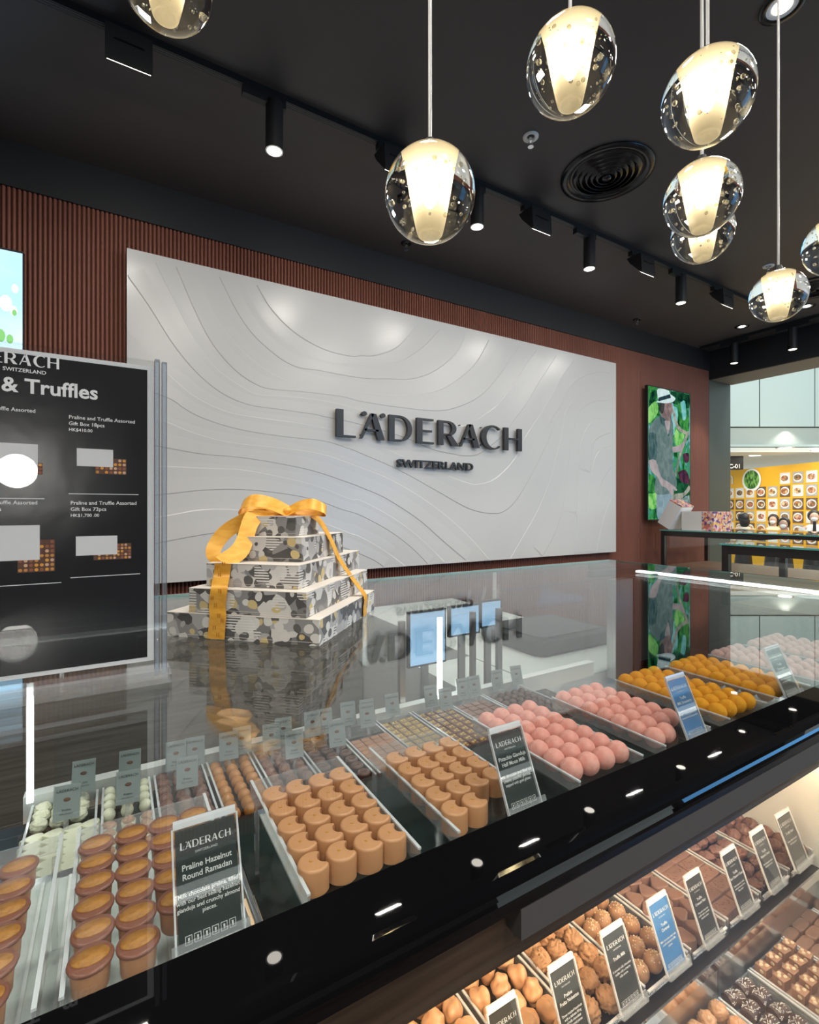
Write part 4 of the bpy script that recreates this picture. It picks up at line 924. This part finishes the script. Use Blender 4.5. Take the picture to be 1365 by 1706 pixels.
grid(db, [.790, .8125, .835, .8575, .880], [.770+.0215*i for i in range(8)], RZ, 'small dark ball', 'last rear tray', 'small dark balls')
# pale price cards standing at the back of the rear trays, seen from their front
M['cardpale'] = mat('pale_grey_card', (.36, .42, .42), .4); M['pic'] = mat('card_picture', (.22, .12, .08), .5)
def pale_card(x, y, label, w=.032, h=.046):
    r = empty('pale_price_card', (x, y, RZ+.024), label, 'price card', 'pale price cards over the rear trays'); r.rotation_euler = (-.28, 0, -.12)
    MB().box(0, 0, 0, w, .0008, h).build('card_sheet', M['cardpale'], r)
    MB().box(0, -.0012, -.001, w, -.0008, h+.001).box(-.001, -.0015, -.001, 0, .002, h+.001).box(w, -.0015, -.001, w+.001, .002, h+.001).build('clear_sleeve', M['acrylic'], r)
    mb = MB().text('LÄDERACH', (w/2, -.0004, h-.009), XD, ZD, .0052, 'CENTER').text('Praline', (w/2, -.0004, h*.26), XD, ZD, .0042, 'CENTER').text('Milk chocolate', (w/2, -.0004, h*.16), XD, ZD, .0028, 'CENTER')
    mb.build('lettering', M['card'], r); MB().sphere((w/2, -.0003, h*.58), .0045, 10, 6, sy=.1, sz=.6).build('praline_picture', M['pic'], r)
    MB().box(w*.4, .0009, -.0236, w*.6, .003, .004).build('clear_stem', M['acryledge'], r); return r
wh = ['front', 'back']
for i, (x, y) in enumerate([(-.075, .862), (-.058, .935), (.002, .862), (.006, .935), (.085, .862), (.075, .93), (.105, .93), (.16, .92), (.185, .93), (.235, .915), (.262, .93), (.262, .865), (.32, .93), (.345, .93), (.345, .865), (.40, .938), (.44, .93), (.43, .94-.03), (.50, .93), (.60, .93), (.62, .90), (.69, .93), (.725, .93), (.80, .935), (.865, .935)]):
    pale_card(x, y, 'small pale grey price card standing in the rear trays, %s counted from the left' % (ORD+['eleventh', 'twelfth', 'thirteenth', 'fourteenth', 'fifteenth', 'sixteenth', 'seventeenth', 'eighteenth', 'nineteenth', 'twentieth', 'twenty first', 'twenty second', 'twenty third', 'twenty fourth', 'twenty fifth'])[i])

# ------------------------------------------------------------ lower display chocolates and cards
LZ = H(.673)
for x0, x1, l in [(.300, .400, 'lower tray of caramel lumps cut by the bottom edge'), (.408, .512, 'lower tray of smooth caramel lumps'), (.519, .620, 'lower tray of rough milk truffles'), (.626, .732, 'lower tray of nut sprinkled balls'),
                  (.738, .838, 'lower tray of brown triangles'), (.844, .945, 'lower tray of brown textured rectangles'), (.951, 1.052, 'lower tray of knobbly brown logs'), (1.058, 1.158, 'lower tray of ridged brown truffles at the far end')]:
    tray(x0, x1, .416, .610, LZ, l, .0145, .014)
random.seed(21)
cl = chunk('caramel_lump', K['caramel'], .0134, 1.05, .95, 1.0, .16, 31, 1.3)
grid(cl, [.318, .350, .382], [.436, .466, .497, .527, .556, .585], LZ, 'smooth caramel lump', 'tray cut by bottom edge', 'caramel lumps', rnd=3)
grid(cl, [.424, .457, .490], [.436, .464, .492, .520, .549, .577], LZ, 'smooth caramel lump', 'lower tray left of rough truffles', 'caramel lumps', rnd=3)
sp = chunk('rough_milk_truffle', K['spiky'], .0140, 1.02, 1, .92, .06, 33, fine=.17)
grid(sp, [.536, .569, .602], [.434, .462, .490, .518, .546, .575], LZ, 'rough light brown truffle', 'lower tray', 'rough milk truffles', skip=[], rnd=3, jx=.002)
nbm = MB().sphere((0, 0, .0130), .0138, 20, 14).build('nut_sprinkled_ball', K['ball']); mb = MB(); random.seed(4)
for i in range(26):
    a = random.random()*2*PI; e = random.uniform(.55, 1.5); v = Vector((math.cos(a)*math.cos(e), math.sin(a)*math.cos(e), math.sin(e)))*.0139
    mb.sphere((v.x, v.y, v.z+.013), random.uniform(.0008, .0015), 5, 4)
kid(nbm, mb.build('nut_crumbs', K['crumb'], nbm))
grid(nbm, [.642, .6735, .705, .722][:3], [.434, .462, .490, .518, .546, .574], LZ, 'milk ball with pale nut crumbs', 'lower tray', 'nut sprinkled balls', rnd=2, jx=.0018)
tp = []
for i in range(3):
    a = PI/2+2*PI*i/3
    for d in (-.35, 0, .35): tp.append((.0155*math.cos(a+d)*(1 if d else 1.05), .0155*math.sin(a+d)*(1 if d else 1.05)))
tg = MB().prism(tp, 0, .018, .0022).build('brown_triangle', K['tri'])
grid(tg, [.754, .787, .820], [.434, .462, .490, .518, .546, .574], LZ, 'brown rounded triangle praline', 'lower tray', 'brown triangle pralines', rnd=.5, cat='praline')
rc = MB().prism([(-.0245, -.0122), (.0245, -.0122), (.0245, .0122), (-.0245, .0122)], 0, .016, .002).build('brown_rectangle', K['tri']); mb = MB(); random.seed(8)
for i in range(16):
    x, y = random.uniform(-.02, .02), random.uniform(-.009, .009); mb.tube([(x, y, .0158), (x+random.uniform(-.004, .004), y+random.uniform(-.004, .004), .0163)], .0006, 5)
kid(rc, mb.build('drizzle_texture', K['truffle'], rc))
grid(rc, [.869, .920], [.434, .4615, .489, .5165, .544, .5715], LZ, 'brown textured rectangle praline', 'lower tray', 'brown rectangle pralines', cat='praline')
lg = chunk('knobbly_log', K['truffle'], .0120, 1.35, .85, .8, .09, 44, fine=.15)
grid(lg, [.968, 1.001, 1.034], [.434, .460, .488, .515, .543, .571], LZ, 'knobbly brown log', 'lower tray', 'knobbly brown logs', rnd=.5)
rt = chunk('ridged_truffle', K['truffle'], .0142, 1, 1, .9, .04, 47, fine=.11)
grid(rt, [1.074, 1.107, 1.140], [.434, .462, .490, .518, .546, .574], LZ, 'ridged brown truffle', 'last lower tray', 'ridged brown truffles', rnd=3)
def low_card(x, w, t, d, l, m='cardbrown'): return card(x, w, H(.645), H(.570), .401, .431, t, d, l, m)
low_card(.361, .042, ['Praline', 'Macadamia'], ['Roasted nuts covered', 'in fine milk chocolate'], 'dark card cut off by the bottom edge before the caramel lumps')
low_card(.458, .043, ['Praline', 'Fruits Noisettes'], ['Three roasted hazelnuts', 'with a delicate filling', 'of milk chocolate', 'and almond pieces'], 'dark card standing between the caramel lumps and rough truffles')
low_card(.556, .044, ['Truffle Milk'], ['A smooth milk chocolate', 'truffle with a creamy', 'milk centre'], 'dark card reading Truffle Milk before the nut sprinkled balls')
low_card(.657, .044, ['Truffle', 'Caramel'], ['Milk chocolate shell with', 'a soft caramel truffle', 'centre'], 'bright blue card in the lower display reading Truffle Caramel', 'cardblue')
low_card(.750, .040, ['Truffle', 'Cremant Noir'], ['Fine dark chocolate', 'truffle with a smooth', 'ganache centre'], 'grey card before the brown triangles, right of the blue lower card')
low_card(.855, .042, ['Truffle', 'Noir Dessert Cacao'], ['Dark chocolate truffle', 'with pure cacao from', 'fine origins'], 'grey card before the brown rectangles in the lower display')
low_card(.951, .044, ['Truffle', 'Nature Cream'], ['Milk chocolate truffle', 'filled with cream'], 'grey card before the knobbly logs, second from the far end')
low_card(1.045, .050, ['Truffle Noir'], ['Fine truffle with dark', 'chocolate shell'], 'grey card at the far right end of the lower display')
# bottom tier
BZ = H(.762)
tray(.700, .790, .29, .405, BZ, 'bottom tray of pale knobbly pralines', .0375, .012)
tray(.794, .885, .29, .405, BZ, 'bottom tray of coconut sprinkled rolls', .0375, .012)
tray(.889, 1.000, .29, .405, BZ, 'bottom tray holding the nut square slab', .0375, .012)
tray(1.004, 1.120, .29, .405, BZ, 'bottom tray of smooth brown oblongs', .0375, .012)
tray(1.124, 1.163, .29, .405, BZ, 'narrow bottom tray of striped brown eggs', .0375, .012)
pkn = chunk('pale_knobbly_praline', K['caramel'], .0128, 1, 1, .95, .06, 51, fine=.10)
grid(pkn, [.716, .745, .774], [.340, .368, .395], BZ, 'pale knobbly praline', 'bottom tier', 'pale knobbly pralines', rnd=3, cat='praline')
rl = MB().cyl((-.014, 0, .0105), (.013, 0, .0105), .0108, n=18).build('coconut_roll', K['dark']); kid(rl, MB().cyl((.0131, 0, .0105), (.0138, 0, .0105), .0102, n=18).build('marzipan_end', K['marz'], rl)); mb = MB(); random.seed(17)
for i in range(46):
    a = random.uniform(.35, PI-.35); x = random.uniform(-.013, .010); p = (x, .0110*math.cos(a), .0105+.0110*math.sin(a)); q = (x+random.uniform(-.003, .003), p[1]+random.uniform(-.002, .002), p[2]+.0006); mb.tube([p, q], .0006, 4)
kid(rl, mb.build('coconut_flakes', K['coco'], rl))
random.seed(2)
grid(rl, [.815, .850], [.322, .346, .370, .393], BZ, 'dark roll with white coconut flakes', 'bottom tier', 'coconut rolls', rnd=.35, jx=.002)
o = MB().box(0, 0, 0, .106, .11, .008).build('flat_milk_slab', K['tri'], loc=(.892, .293, BZ)); tag(o, 'flat milk chocolate slab under the nut squares on the bottom tier', 'chocolate')
ns = MB().box(-.0085, -.0085, 0, .0085, .0085, .015).build('nut_square', K['sq']); mb = MB()
for x, y in ((-.003, .002), (.004, -.003), (.002, .005)): mb.sphere((x, y, .015), .0028, 8, 6, sx=1.4, sz=.5)
mb.sphere((-.0085, -.002, .009), .003, 8, 6, sx=.4); kid(ns, mb.build('almond_pieces', K['crumb'], ns))
grid(ns, [.905, .934, .963, .989], [.318, .342, .366, .390], BZ+.0081, 'milk square with almond pieces', 'on the flat slab', 'almond squares', rnd=.15, jx=.002)
ob = MB().prism([(.019*math.copysign(abs(math.cos(t))**.5, math.cos(t)), .0095*math.copysign(abs(math.sin(t))**.5, math.sin(t))) for t in [2*PI*i/24+.01 for i in range(24)]], 0, .013, .003).build('brown_oblong', K['tri'])
grid(ob, [1.026, 1.065, 1.102], [.302+.0198*i for i in range(6)], BZ, 'smooth brown oblong', 'bottom tier', 'brown oblongs')
eg = MB().sphere((0, 0, .0125), .0135, 18, 12, sx=1.15, sz=.92).build('brown_egg', K['tri'])
grid(eg, [1.143], [.310, .340, .370, .397], BZ, 'striped brown egg', 'bottom tier far end', 'brown eggs')

# ------------------------------------------------------------ gift box tower on the glass
def pattern():
    m = bpy.data.materials.new('camouflage_paper'); m.use_nodes = True; nt = m.node_tree; b = nt.nodes['Principled BSDF']; N = nt.nodes.new; L = nt.links.new
    b.inputs['Roughness'].default_value = .32
    tc = N('ShaderNodeTexCoord'); nz = N('ShaderNodeTexNoise'); nz.inputs['Scale'].default_value = 30; nz.inputs['Detail'].default_value = 0
    mx = N('ShaderNodeMix'); mx.data_type = 'VECTOR'; mx.inputs['Factor'].default_value = .012
    oi = N('ShaderNodeObjectInfo'); va = N('ShaderNodeVectorMath'); va.operation = 'ADD'; L(tc.outputs['Object'], va.inputs[0]); L(oi.outputs['Random'], va.inputs[1])
    L(va.outputs[0], nz.inputs[0]); L(va.outputs[0], mx.inputs[4]); L(nz.outputs['Color'], mx.inputs[5])
    col = None
    def layer(scale, off, stops):
        mp = N('ShaderNodeMapping'); mp.inputs['Location'].default_value = off; L(mx.outputs[1], mp.inputs[0])
        v = N('ShaderNodeTexVoronoi'); v.inputs['Scale'].default_value = scale; L(mp.outputs[0], v.inputs['Vector'])
        s = N('ShaderNodeSeparateColor'); L(v.outputs['Color'], s.inputs[0]); r = N('ShaderNodeValToRGB'); r.color_ramp.interpolation = 'CONSTANT'
        for i, (p, c) in enumerate(stops):
            e = r.color_ramp.elements[0] if i == 0 else r.color_ramp.elements.new(p); e.position = p; e.color = (*c, 1)
        r.color_ramp.elements.remove(r.color_ramp.elements[-1]) if False else None
        L(s.outputs[0], r.inputs[0]); return v, s, r
    g = [(0, (.09, .087, .085)), (.24, (.27, .265, .26)), (.44, (.42, .41, .40)), (.62, (.64, .62, .58)), (.86, (.20, .195, .19))]
    v1, s1, r1_ = layer(38, (0, 0, 0), g)
    v2, s2, r2_ = layer(46, (.31, .17, .07), [(0, (.66, .64, .60)), (.3, (.12, .115, .11)), (.55, (.45, .44, .43)), (.8, (.60, .47, .22))])
    # round blobs of the second layer over the first
    lt = N('ShaderNodeMath'); lt.operation = 'LESS_THAN'; lt.inputs[1].default_value = .44; L(v2.outputs['Distance'], lt.inputs[0])
    m1 = N('ShaderNodeMix'); m1.data_type = 'RGBA'; L(lt.outputs[0], m1.inputs['Factor']); L(r1_.outputs[0], m1.inputs[6]); L(r2_.outputs[0], m1.inputs[7])
    # stripes in some cells
    wv = N('ShaderNodeTexWave'); wv.inputs['Scale'].default_value = 60; wv.bands_direction = 'Z'; L(tc.outputs['Object'], wv.inputs[0])
    wg = N('ShaderNodeMath'); wg.operation = 'GREATER_THAN'; wg.inputs[1].default_value = .5; L(wv.outputs['Fac'], wg.inputs[0])
    gt = N('ShaderNodeMath'); gt.operation = 'GREATER_THAN'; gt.inputs[1].default_value = .88; L(s1.outputs[1], gt.inputs[0])
    an = N('ShaderNodeMath'); an.operation = 'MULTIPLY'; L(wg.outputs[0], an.inputs[0]); L(gt.outputs[0], an.inputs[1])
    m2 = N('ShaderNodeMix'); m2.data_type = 'RGBA'; L(an.outputs[0], m2.inputs['Factor']); L(m1.outputs[2], m2.inputs[6]); m2.inputs[7].default_value = (.72, .70, .66, 1)
    L(m2.outputs[2], b.inputs['Base Color']); return m
M['camo'] = pattern(); M['cream'] = mat('cream_lid_board', (.78, .72, .64), .5)
th = math.radians(46); E1 = Vector((math.cos(th), math.sin(th), 0)); E2 = Vector((-math.sin(th), math.cos(th), 0))
BX = [(.32, .854, .25, .338, .32, .0485), (.3037, .8763, .2012, .359, .247, .0475), (.302, .916, .1534, .355, .199, .0458), (.3245, .965, .1073, .233, .132, .0500), (.325, 1.006, .0570, .118, .137, .042)]
nm = ['largest, bottom', 'second from the bottom', 'middle', 'second from the top', 'smallest, topmost']
for i, (x, y, h, a, b_, t) in enumerate(BX):
    bo = MB().obox((0, 0, 0), (a, 0, 0), (0, b_, 0), (0, 0, t-.0015)).build('gift_box', M['camo'], loc=(x, y, H(h)+.0003)); bo.rotation_euler = (0, 0, th)
    tag(bo, '%s patterned grey gift box of the ribbon tied tower' % nm[i], 'gift box', 'stacked gift boxes')
    MB().box(-.0006, -.0006, t-.0015, a+.0006, b_+.0006, t-.0002).box(-.0006, -.0006, t*.12, .0, b_, t*.13).build('cream_lid', M['cream'], bo)
M['ribbon'] = mat('golden_satin_ribbon', (.78, .36, .035), .38, .15, noise=(40, (.86, .45, .06), (1, 1, 3), .4, .6)); M['monogram'] = mat('ribbon_monogram', (.52, .21, .012), .4)
def strip(mb, pts, w, wd, thick=.0007, sub=6):
    """ribbon through 3D points, width along wd (vector or list)"""
    P = [Vector(p) for p in pts]; W = wd if isinstance(wd, list) else [wd]*len(P)
    def cr(a, b, c, d, t): return .5*((2*b)+(c-a)*t+(2*a-5*b+4*c-d)*t*t+(3*b-a-3*c+d)*t**3)
    Q, V = [], []
    for i in range(len(P)-1):
        for k in range(sub):
            t = k/sub; Q.append(cr(P[max(i-1, 0)], P[i], P[i+1], P[min(i+2, len(P)-1)], t)); V.append(Vector(W[i]).lerp(Vector(W[i+1]), t))
    Q.append(P[-1]); V.append(Vector(W[-1])); n = len(Q); vs = []
    for q, v in zip(Q, V):
        v = v.normalized()*w/2; vs += [q-v, q+v]
    fs = [(2*i, 2*i+1, 2*i+3, 2*i+2) for i in range(n-1)]; mb.add(vs, fs, 0, True)
rb = empty('satin_ribbon', (.35, 1.05, H(.015)), 'golden yellow satin ribbon with bow tied around the box tower', 'ribbon')
def rl_(p): return (p[0]-.35, p[1]-1.05, p[2]-H(.015))
def BP(i, u, v, up=0):      # point on box i: u along E1, v along E2 from front corner, up = 0 base .. 1 top
    x, y, h, a, b_, t = BX[i]; p = Vector((x, y, 0))+E1*u+E2*v; return Vector((p.x, p.y, H(h)+t*up))
def solid(o, th_=.0006):
    md = o.modifiers.new('solid', 'SOLIDIFY'); md.thickness = th_; md.offset = 0; md.use_rim = False; return o
off = .0025
# left band down the front-left faces
mb = MB(); n1 = -E1*off
pts = [BP(4, .05, .068, 1)+Vector((0, 0, off)), BP(4, 0, .085, 1)+n1+Vector((0, 0, .001)), BP(3, -.012, .118, .6), BP(2, 0, .160, 1)+n1*1.2+Vector((0, 0, .001))]
RQ = Vector((.858, -.514, 0))*.8+Vector((0, 0, -.6)); pts = [BP(4, .03, .07, 1)+Vector((0, 0, .004)), BP(4, -.006, .095, .9), BP(3, -.016, .125, .55), BP(2, -.004, .160, 1)+Vector((0, 0, .002))]; strip(mb, [rl_(p) for p in pts], .037, [RQ, RQ, RQ, RQ]); 
solid(mb.build('slanting_band', M['ribbon'], rb))
mb = MB(); pts = [BP(2, 0, .160, 1)+n1*1.2, BP(2, 0, .163, .5)+n1*1.2, BP(1, 0, .178, 1)+n1*2, BP(1, 0, .183, .3)+n1*1.3, BP(0, 0, .205, 1)+n1*1.5, BP(0, 0, .208, .5)+n1, BP(0, 0, .210, .03)+n1]
strip(mb, [rl_(p) for p in pts], .036, -E2, sub=3); solid(mb.build('left_band', M['ribbon'], rb))
# right band down the front-right faces
n2 = -E2*off; mb = MB()
pts = [BP(4, .05, .05, 1)+Vector((0, 0, off)), BP(4, .085, 0, 1)+n2, BP(3, .135, -.004, .9), BP(2, .20, -.004, .9), BP(1, .245, -.004, .8), BP(0, .255, 0, 1)+n2*1.6, BP(0, .258, 0, .5)+n2, BP(0, .258, 0, .03)+n2]
strip(mb, [rl_(p) for p in pts], .024, [E1*.6+Vector((0, 0, .1)), E1*.8+Vector((0, 0, .3)), E1*.9, E1*.9, E1*.9, E1, E1, E1], sub=4); solid(mb.build('right_band', M['ribbon'], rb))
# loose looping tail at the left
mb = MB(); c5 = BP(4, .03, .07, 1)
R_ = Vector((.858, -.514, 0)); FW = Vector((.514, .858, 0)); UP = Vector((0, 0, 1))
T5 = Vector((c5.x, c5.y, 0))
def q_(r, f, z): p = T5+R_*r+FW*f; return rl_((p.x, p.y, H(.015)+z))
strip(mb, [q_(.0, 0, .004), q_(-.040, -.02, -.004), q_(-.082, -.04, -.030), q_(-.103, -.055, -.062), q_(-.100, -.065, -.085), q_(-.080, -.07, -.100)], .031, [R_*.2-UP*.4+FW*.8, R_*.3-UP*.8+FW*.4, R_*.65-UP*.7+FW*.1, R_*.9-UP*.3, R_, R_], sub=6)
solid(mb.build('loose_tail', M['ribbon'], rb))
bc = BP(4, .055, .045, 1)
B0 = Vector((bc.x, bc.y, 0))
def bq(r, f, z): p = B0+R_*r+FW*f; return rl_((p.x, p.y, H(.015)+z))
W1 = UP*.75+FW*.6
mb = MB(); strip(mb, [bq(.0, 0, .010), bq(-.03, -.016, .026), bq(-.066, -.026, .034), bq(-.092, -.022, .026), bq(-.100, -.006, .014), bq(-.075, .012, .016), bq(-.035, .010, .014), bq(0, .002, .010)], .034, [UP*.3+FW*.3, W1, W1, W1+R_*.2, W1, W1, W1, UP*.3+FW*.3], sub=6)
solid(mb.build('left_bow_loop', M['ribbon'], rb))
mb = MB(); strip(mb, [bq(.0, 0, .010), bq(.028, -.008, .022), bq(.055, -.010, .026), bq(.078, -.004, .018), bq(.082, .008, .010), bq(.055, .016, .012), bq(.025, .010, .010), bq(0, .002, .010)], .030, [UP*.3+FW*.3, W1, W1, W1-R_*.2, W1, W1, W1, UP*.3+FW*.3], sub=6)
solid(mb.build('right_bow_loop', M['ribbon'], rb))
mb = MB().sphere(bq(0, 0, .010), .011, 14, 10, sx=1.1, sz=.8, jit=.08); mb.build('knot', M['ribbon'], rb)
mb = MB()
for k in range(11):
    f = k/10.5; i = 2 if f < .34 else (1 if f < .66 else 0); up = 1-((f*3) % 1)
    vv = .160+.05*f+(.005 if k % 2 else -.007)
    p = BP(i, 0, vv, max(.08, min(.9, up)))-E1*.0065
    for d in (0, .0042): mb.obox(rl_(p+E2*d), E2*.0016, -E1*.0004, Vector((0, 0, .008)))
mb.build('woven_monogram', M['monogram'], rb)

# ------------------------------------------------------------ menu in acrylic stand
mn = empty('menu_stand', (-.1, .80, GT), 'tall clear acrylic stand with black praline and truffle menu at left', 'menu stand')
def mz(z): return CH+z-GT
ox = .1
MB().box(-.262+ox, -.002, mz(-.225), .066+ox, .0, mz(.213)).build('front_acrylic_sheet', M['acrylic'], mn)
MB().box(-.262+ox, .0035, mz(-.225), .066+ox, .006, mz(.213)).build('back_acrylic_sheet', M['acrylic'], mn)
M['acrylblue'] = clear('thick_acrylic_side', (.80, .88, .96), 1.49, .04, .10, 2.0)
MB().box(.0505+ox, -.006, mz(-.235), .0565+ox, .010, mz(.215)).box(.060+ox, -.004, mz(-.235), .066+ox, .008, mz(.213)).build('thick_side_edge', M['acrylblue'], mn)
MB().box(-.262+ox, -.012, 0, .072+ox, .05, .012).box(-.262+ox, -.010, .012, .068+ox, .012, .022).build('acrylic_base', M['acryledge'], mn)
pw = mat('poster_white', (.74, .75, .76), .4); pb = mat('poster_black', (.012, .013, .016), .22, spec=.6, bump=(5, .25, .01)); pt = mat('poster_ink', (.80, .80, .80), .4); pbox = mat('poster_box_white', (.66, .66, .67), .4)
MB().box(-.2475+ox, .0005, mz(-.218), .0495+ox, .0012, mz(.205)).build('poster_paper', pw, mn)
MB().box(-.238+ox, -.0001, mz(-.212), .041+ox, .0004, mz(.199)).build('poster_black_print', pb, mn)
mb = MB(); yy = -.0002
hh = .0147; tw = (sum(glyph(c)[0] for c in 'LÄDERACH')+.13*7)*hh
add_logo(mb, (-.062+ox-tw, yy, mz(.185)), XD, ZD, hh)
mb.text('SWITZERLAND', (-.0985+ox, yy, mz(.176)), XD, ZD, .0066, 'CENTER', bold=.0001)
t0 = MB().text('Pralines & Truffles', (0, 0, 0), XD, ZD, .026, 'RIGHT', bold=.0006)
mx_ = max(v[0] for v in t0.v); mb.add([(v[0]-mx_-.019+ox, yy, v[2]+mz(.150)) for v in t0.v], t0.f)
for cx_, zt, n_, p_ in ((-.052, .125, 'Gift Box 18pcs', 'HK$410.00'), (-.050, .010, 'Gift Box 72pcs', 'HK$1,700 .00'), (-.165, .129, 'Gift Box 8pcs', 'HK$215.00'), (-.163, .010, 'Gift Box 36pcs', 'HK$795.00')):
    for k_, (s_, zz) in enumerate((('Praline and Truffle Assorted', zt-.004), (n_, zt-.0125), (p_, zt-.0205))):
        mb.text(s_, (cx_+ox, yy, mz(zz)), XD, ZD, .0068 if k_ < 2 else .0058, bold=.00006)
for x0, x1, z in ((-.052, .030, .020), (-.050, .032, -.0925), (-.165, -.078, .013), (-.163, -.060, -.098)): mb.poly3([(x0+ox, yy, mz(z)), (x1+ox, yy, mz(z)), (x1+ox, yy, mz(z+.0009)), (x0+ox, yy, mz(z+.0009))])
mb.build('menu_lettering', pt, mn)
pcs = [mat('printed_praline_%d' % i, c, .5) for i, c in enumerate([(.55, .25, .06), (.30, .10, .05), (.12, .05, .03), (.65, .40, .25), (.70, .32, .05)])]; ptray = mat('printed_tray', (.10, .045, .03), .5)
for bx0, bx1, bz0, bz1, tx0, tx1, tz0, tz1, nx_, nz_ in ((-.043, -.001, .058, .082, -.022, .015, .048, .070, 7, 4), (-.044, .004, -.063, -.037, -.024, .021, -.070, -.048, 10, 5), (-.130, -.085, .050, .084, -.1, -.08, .045, .060, 4, 3), (-.135, -.083, -.066, -.021, -.106, -.067, -.082, -.040, 7, 7)):
    MB().box(bx0+ox, -.0004, mz(bz0), bx1+ox, -.0002, mz(bz1)).build('printed_white_box', pbox, mn)
    mb = MB(); mb.poly3([(tx0+ox, -.00015, mz(tz0)), (tx1+ox, -.00015, mz(tz0)), (tx1+ox, -.00015, mz(tz1)), (tx0+ox, -.00015, mz(tz1))], 5)
    for i in range(nx_):
        for j in range(nz_):
            px, pz = tx0+(i+.5)*(tx1-tx0)/nx_, tz0+(j+.5)*(tz1-tz0)/nz_; rr = (tx1-tx0)/nx_*.38
            mb.add([(px+ox+rr*math.cos(a*PI/5), -.00022, mz(pz+rr*math.sin(a*PI/5))) for a in range(10)], [tuple(range(10))], random.randrange(5))
    mb.build('printed_pralines', pcs+[ptray], mn)
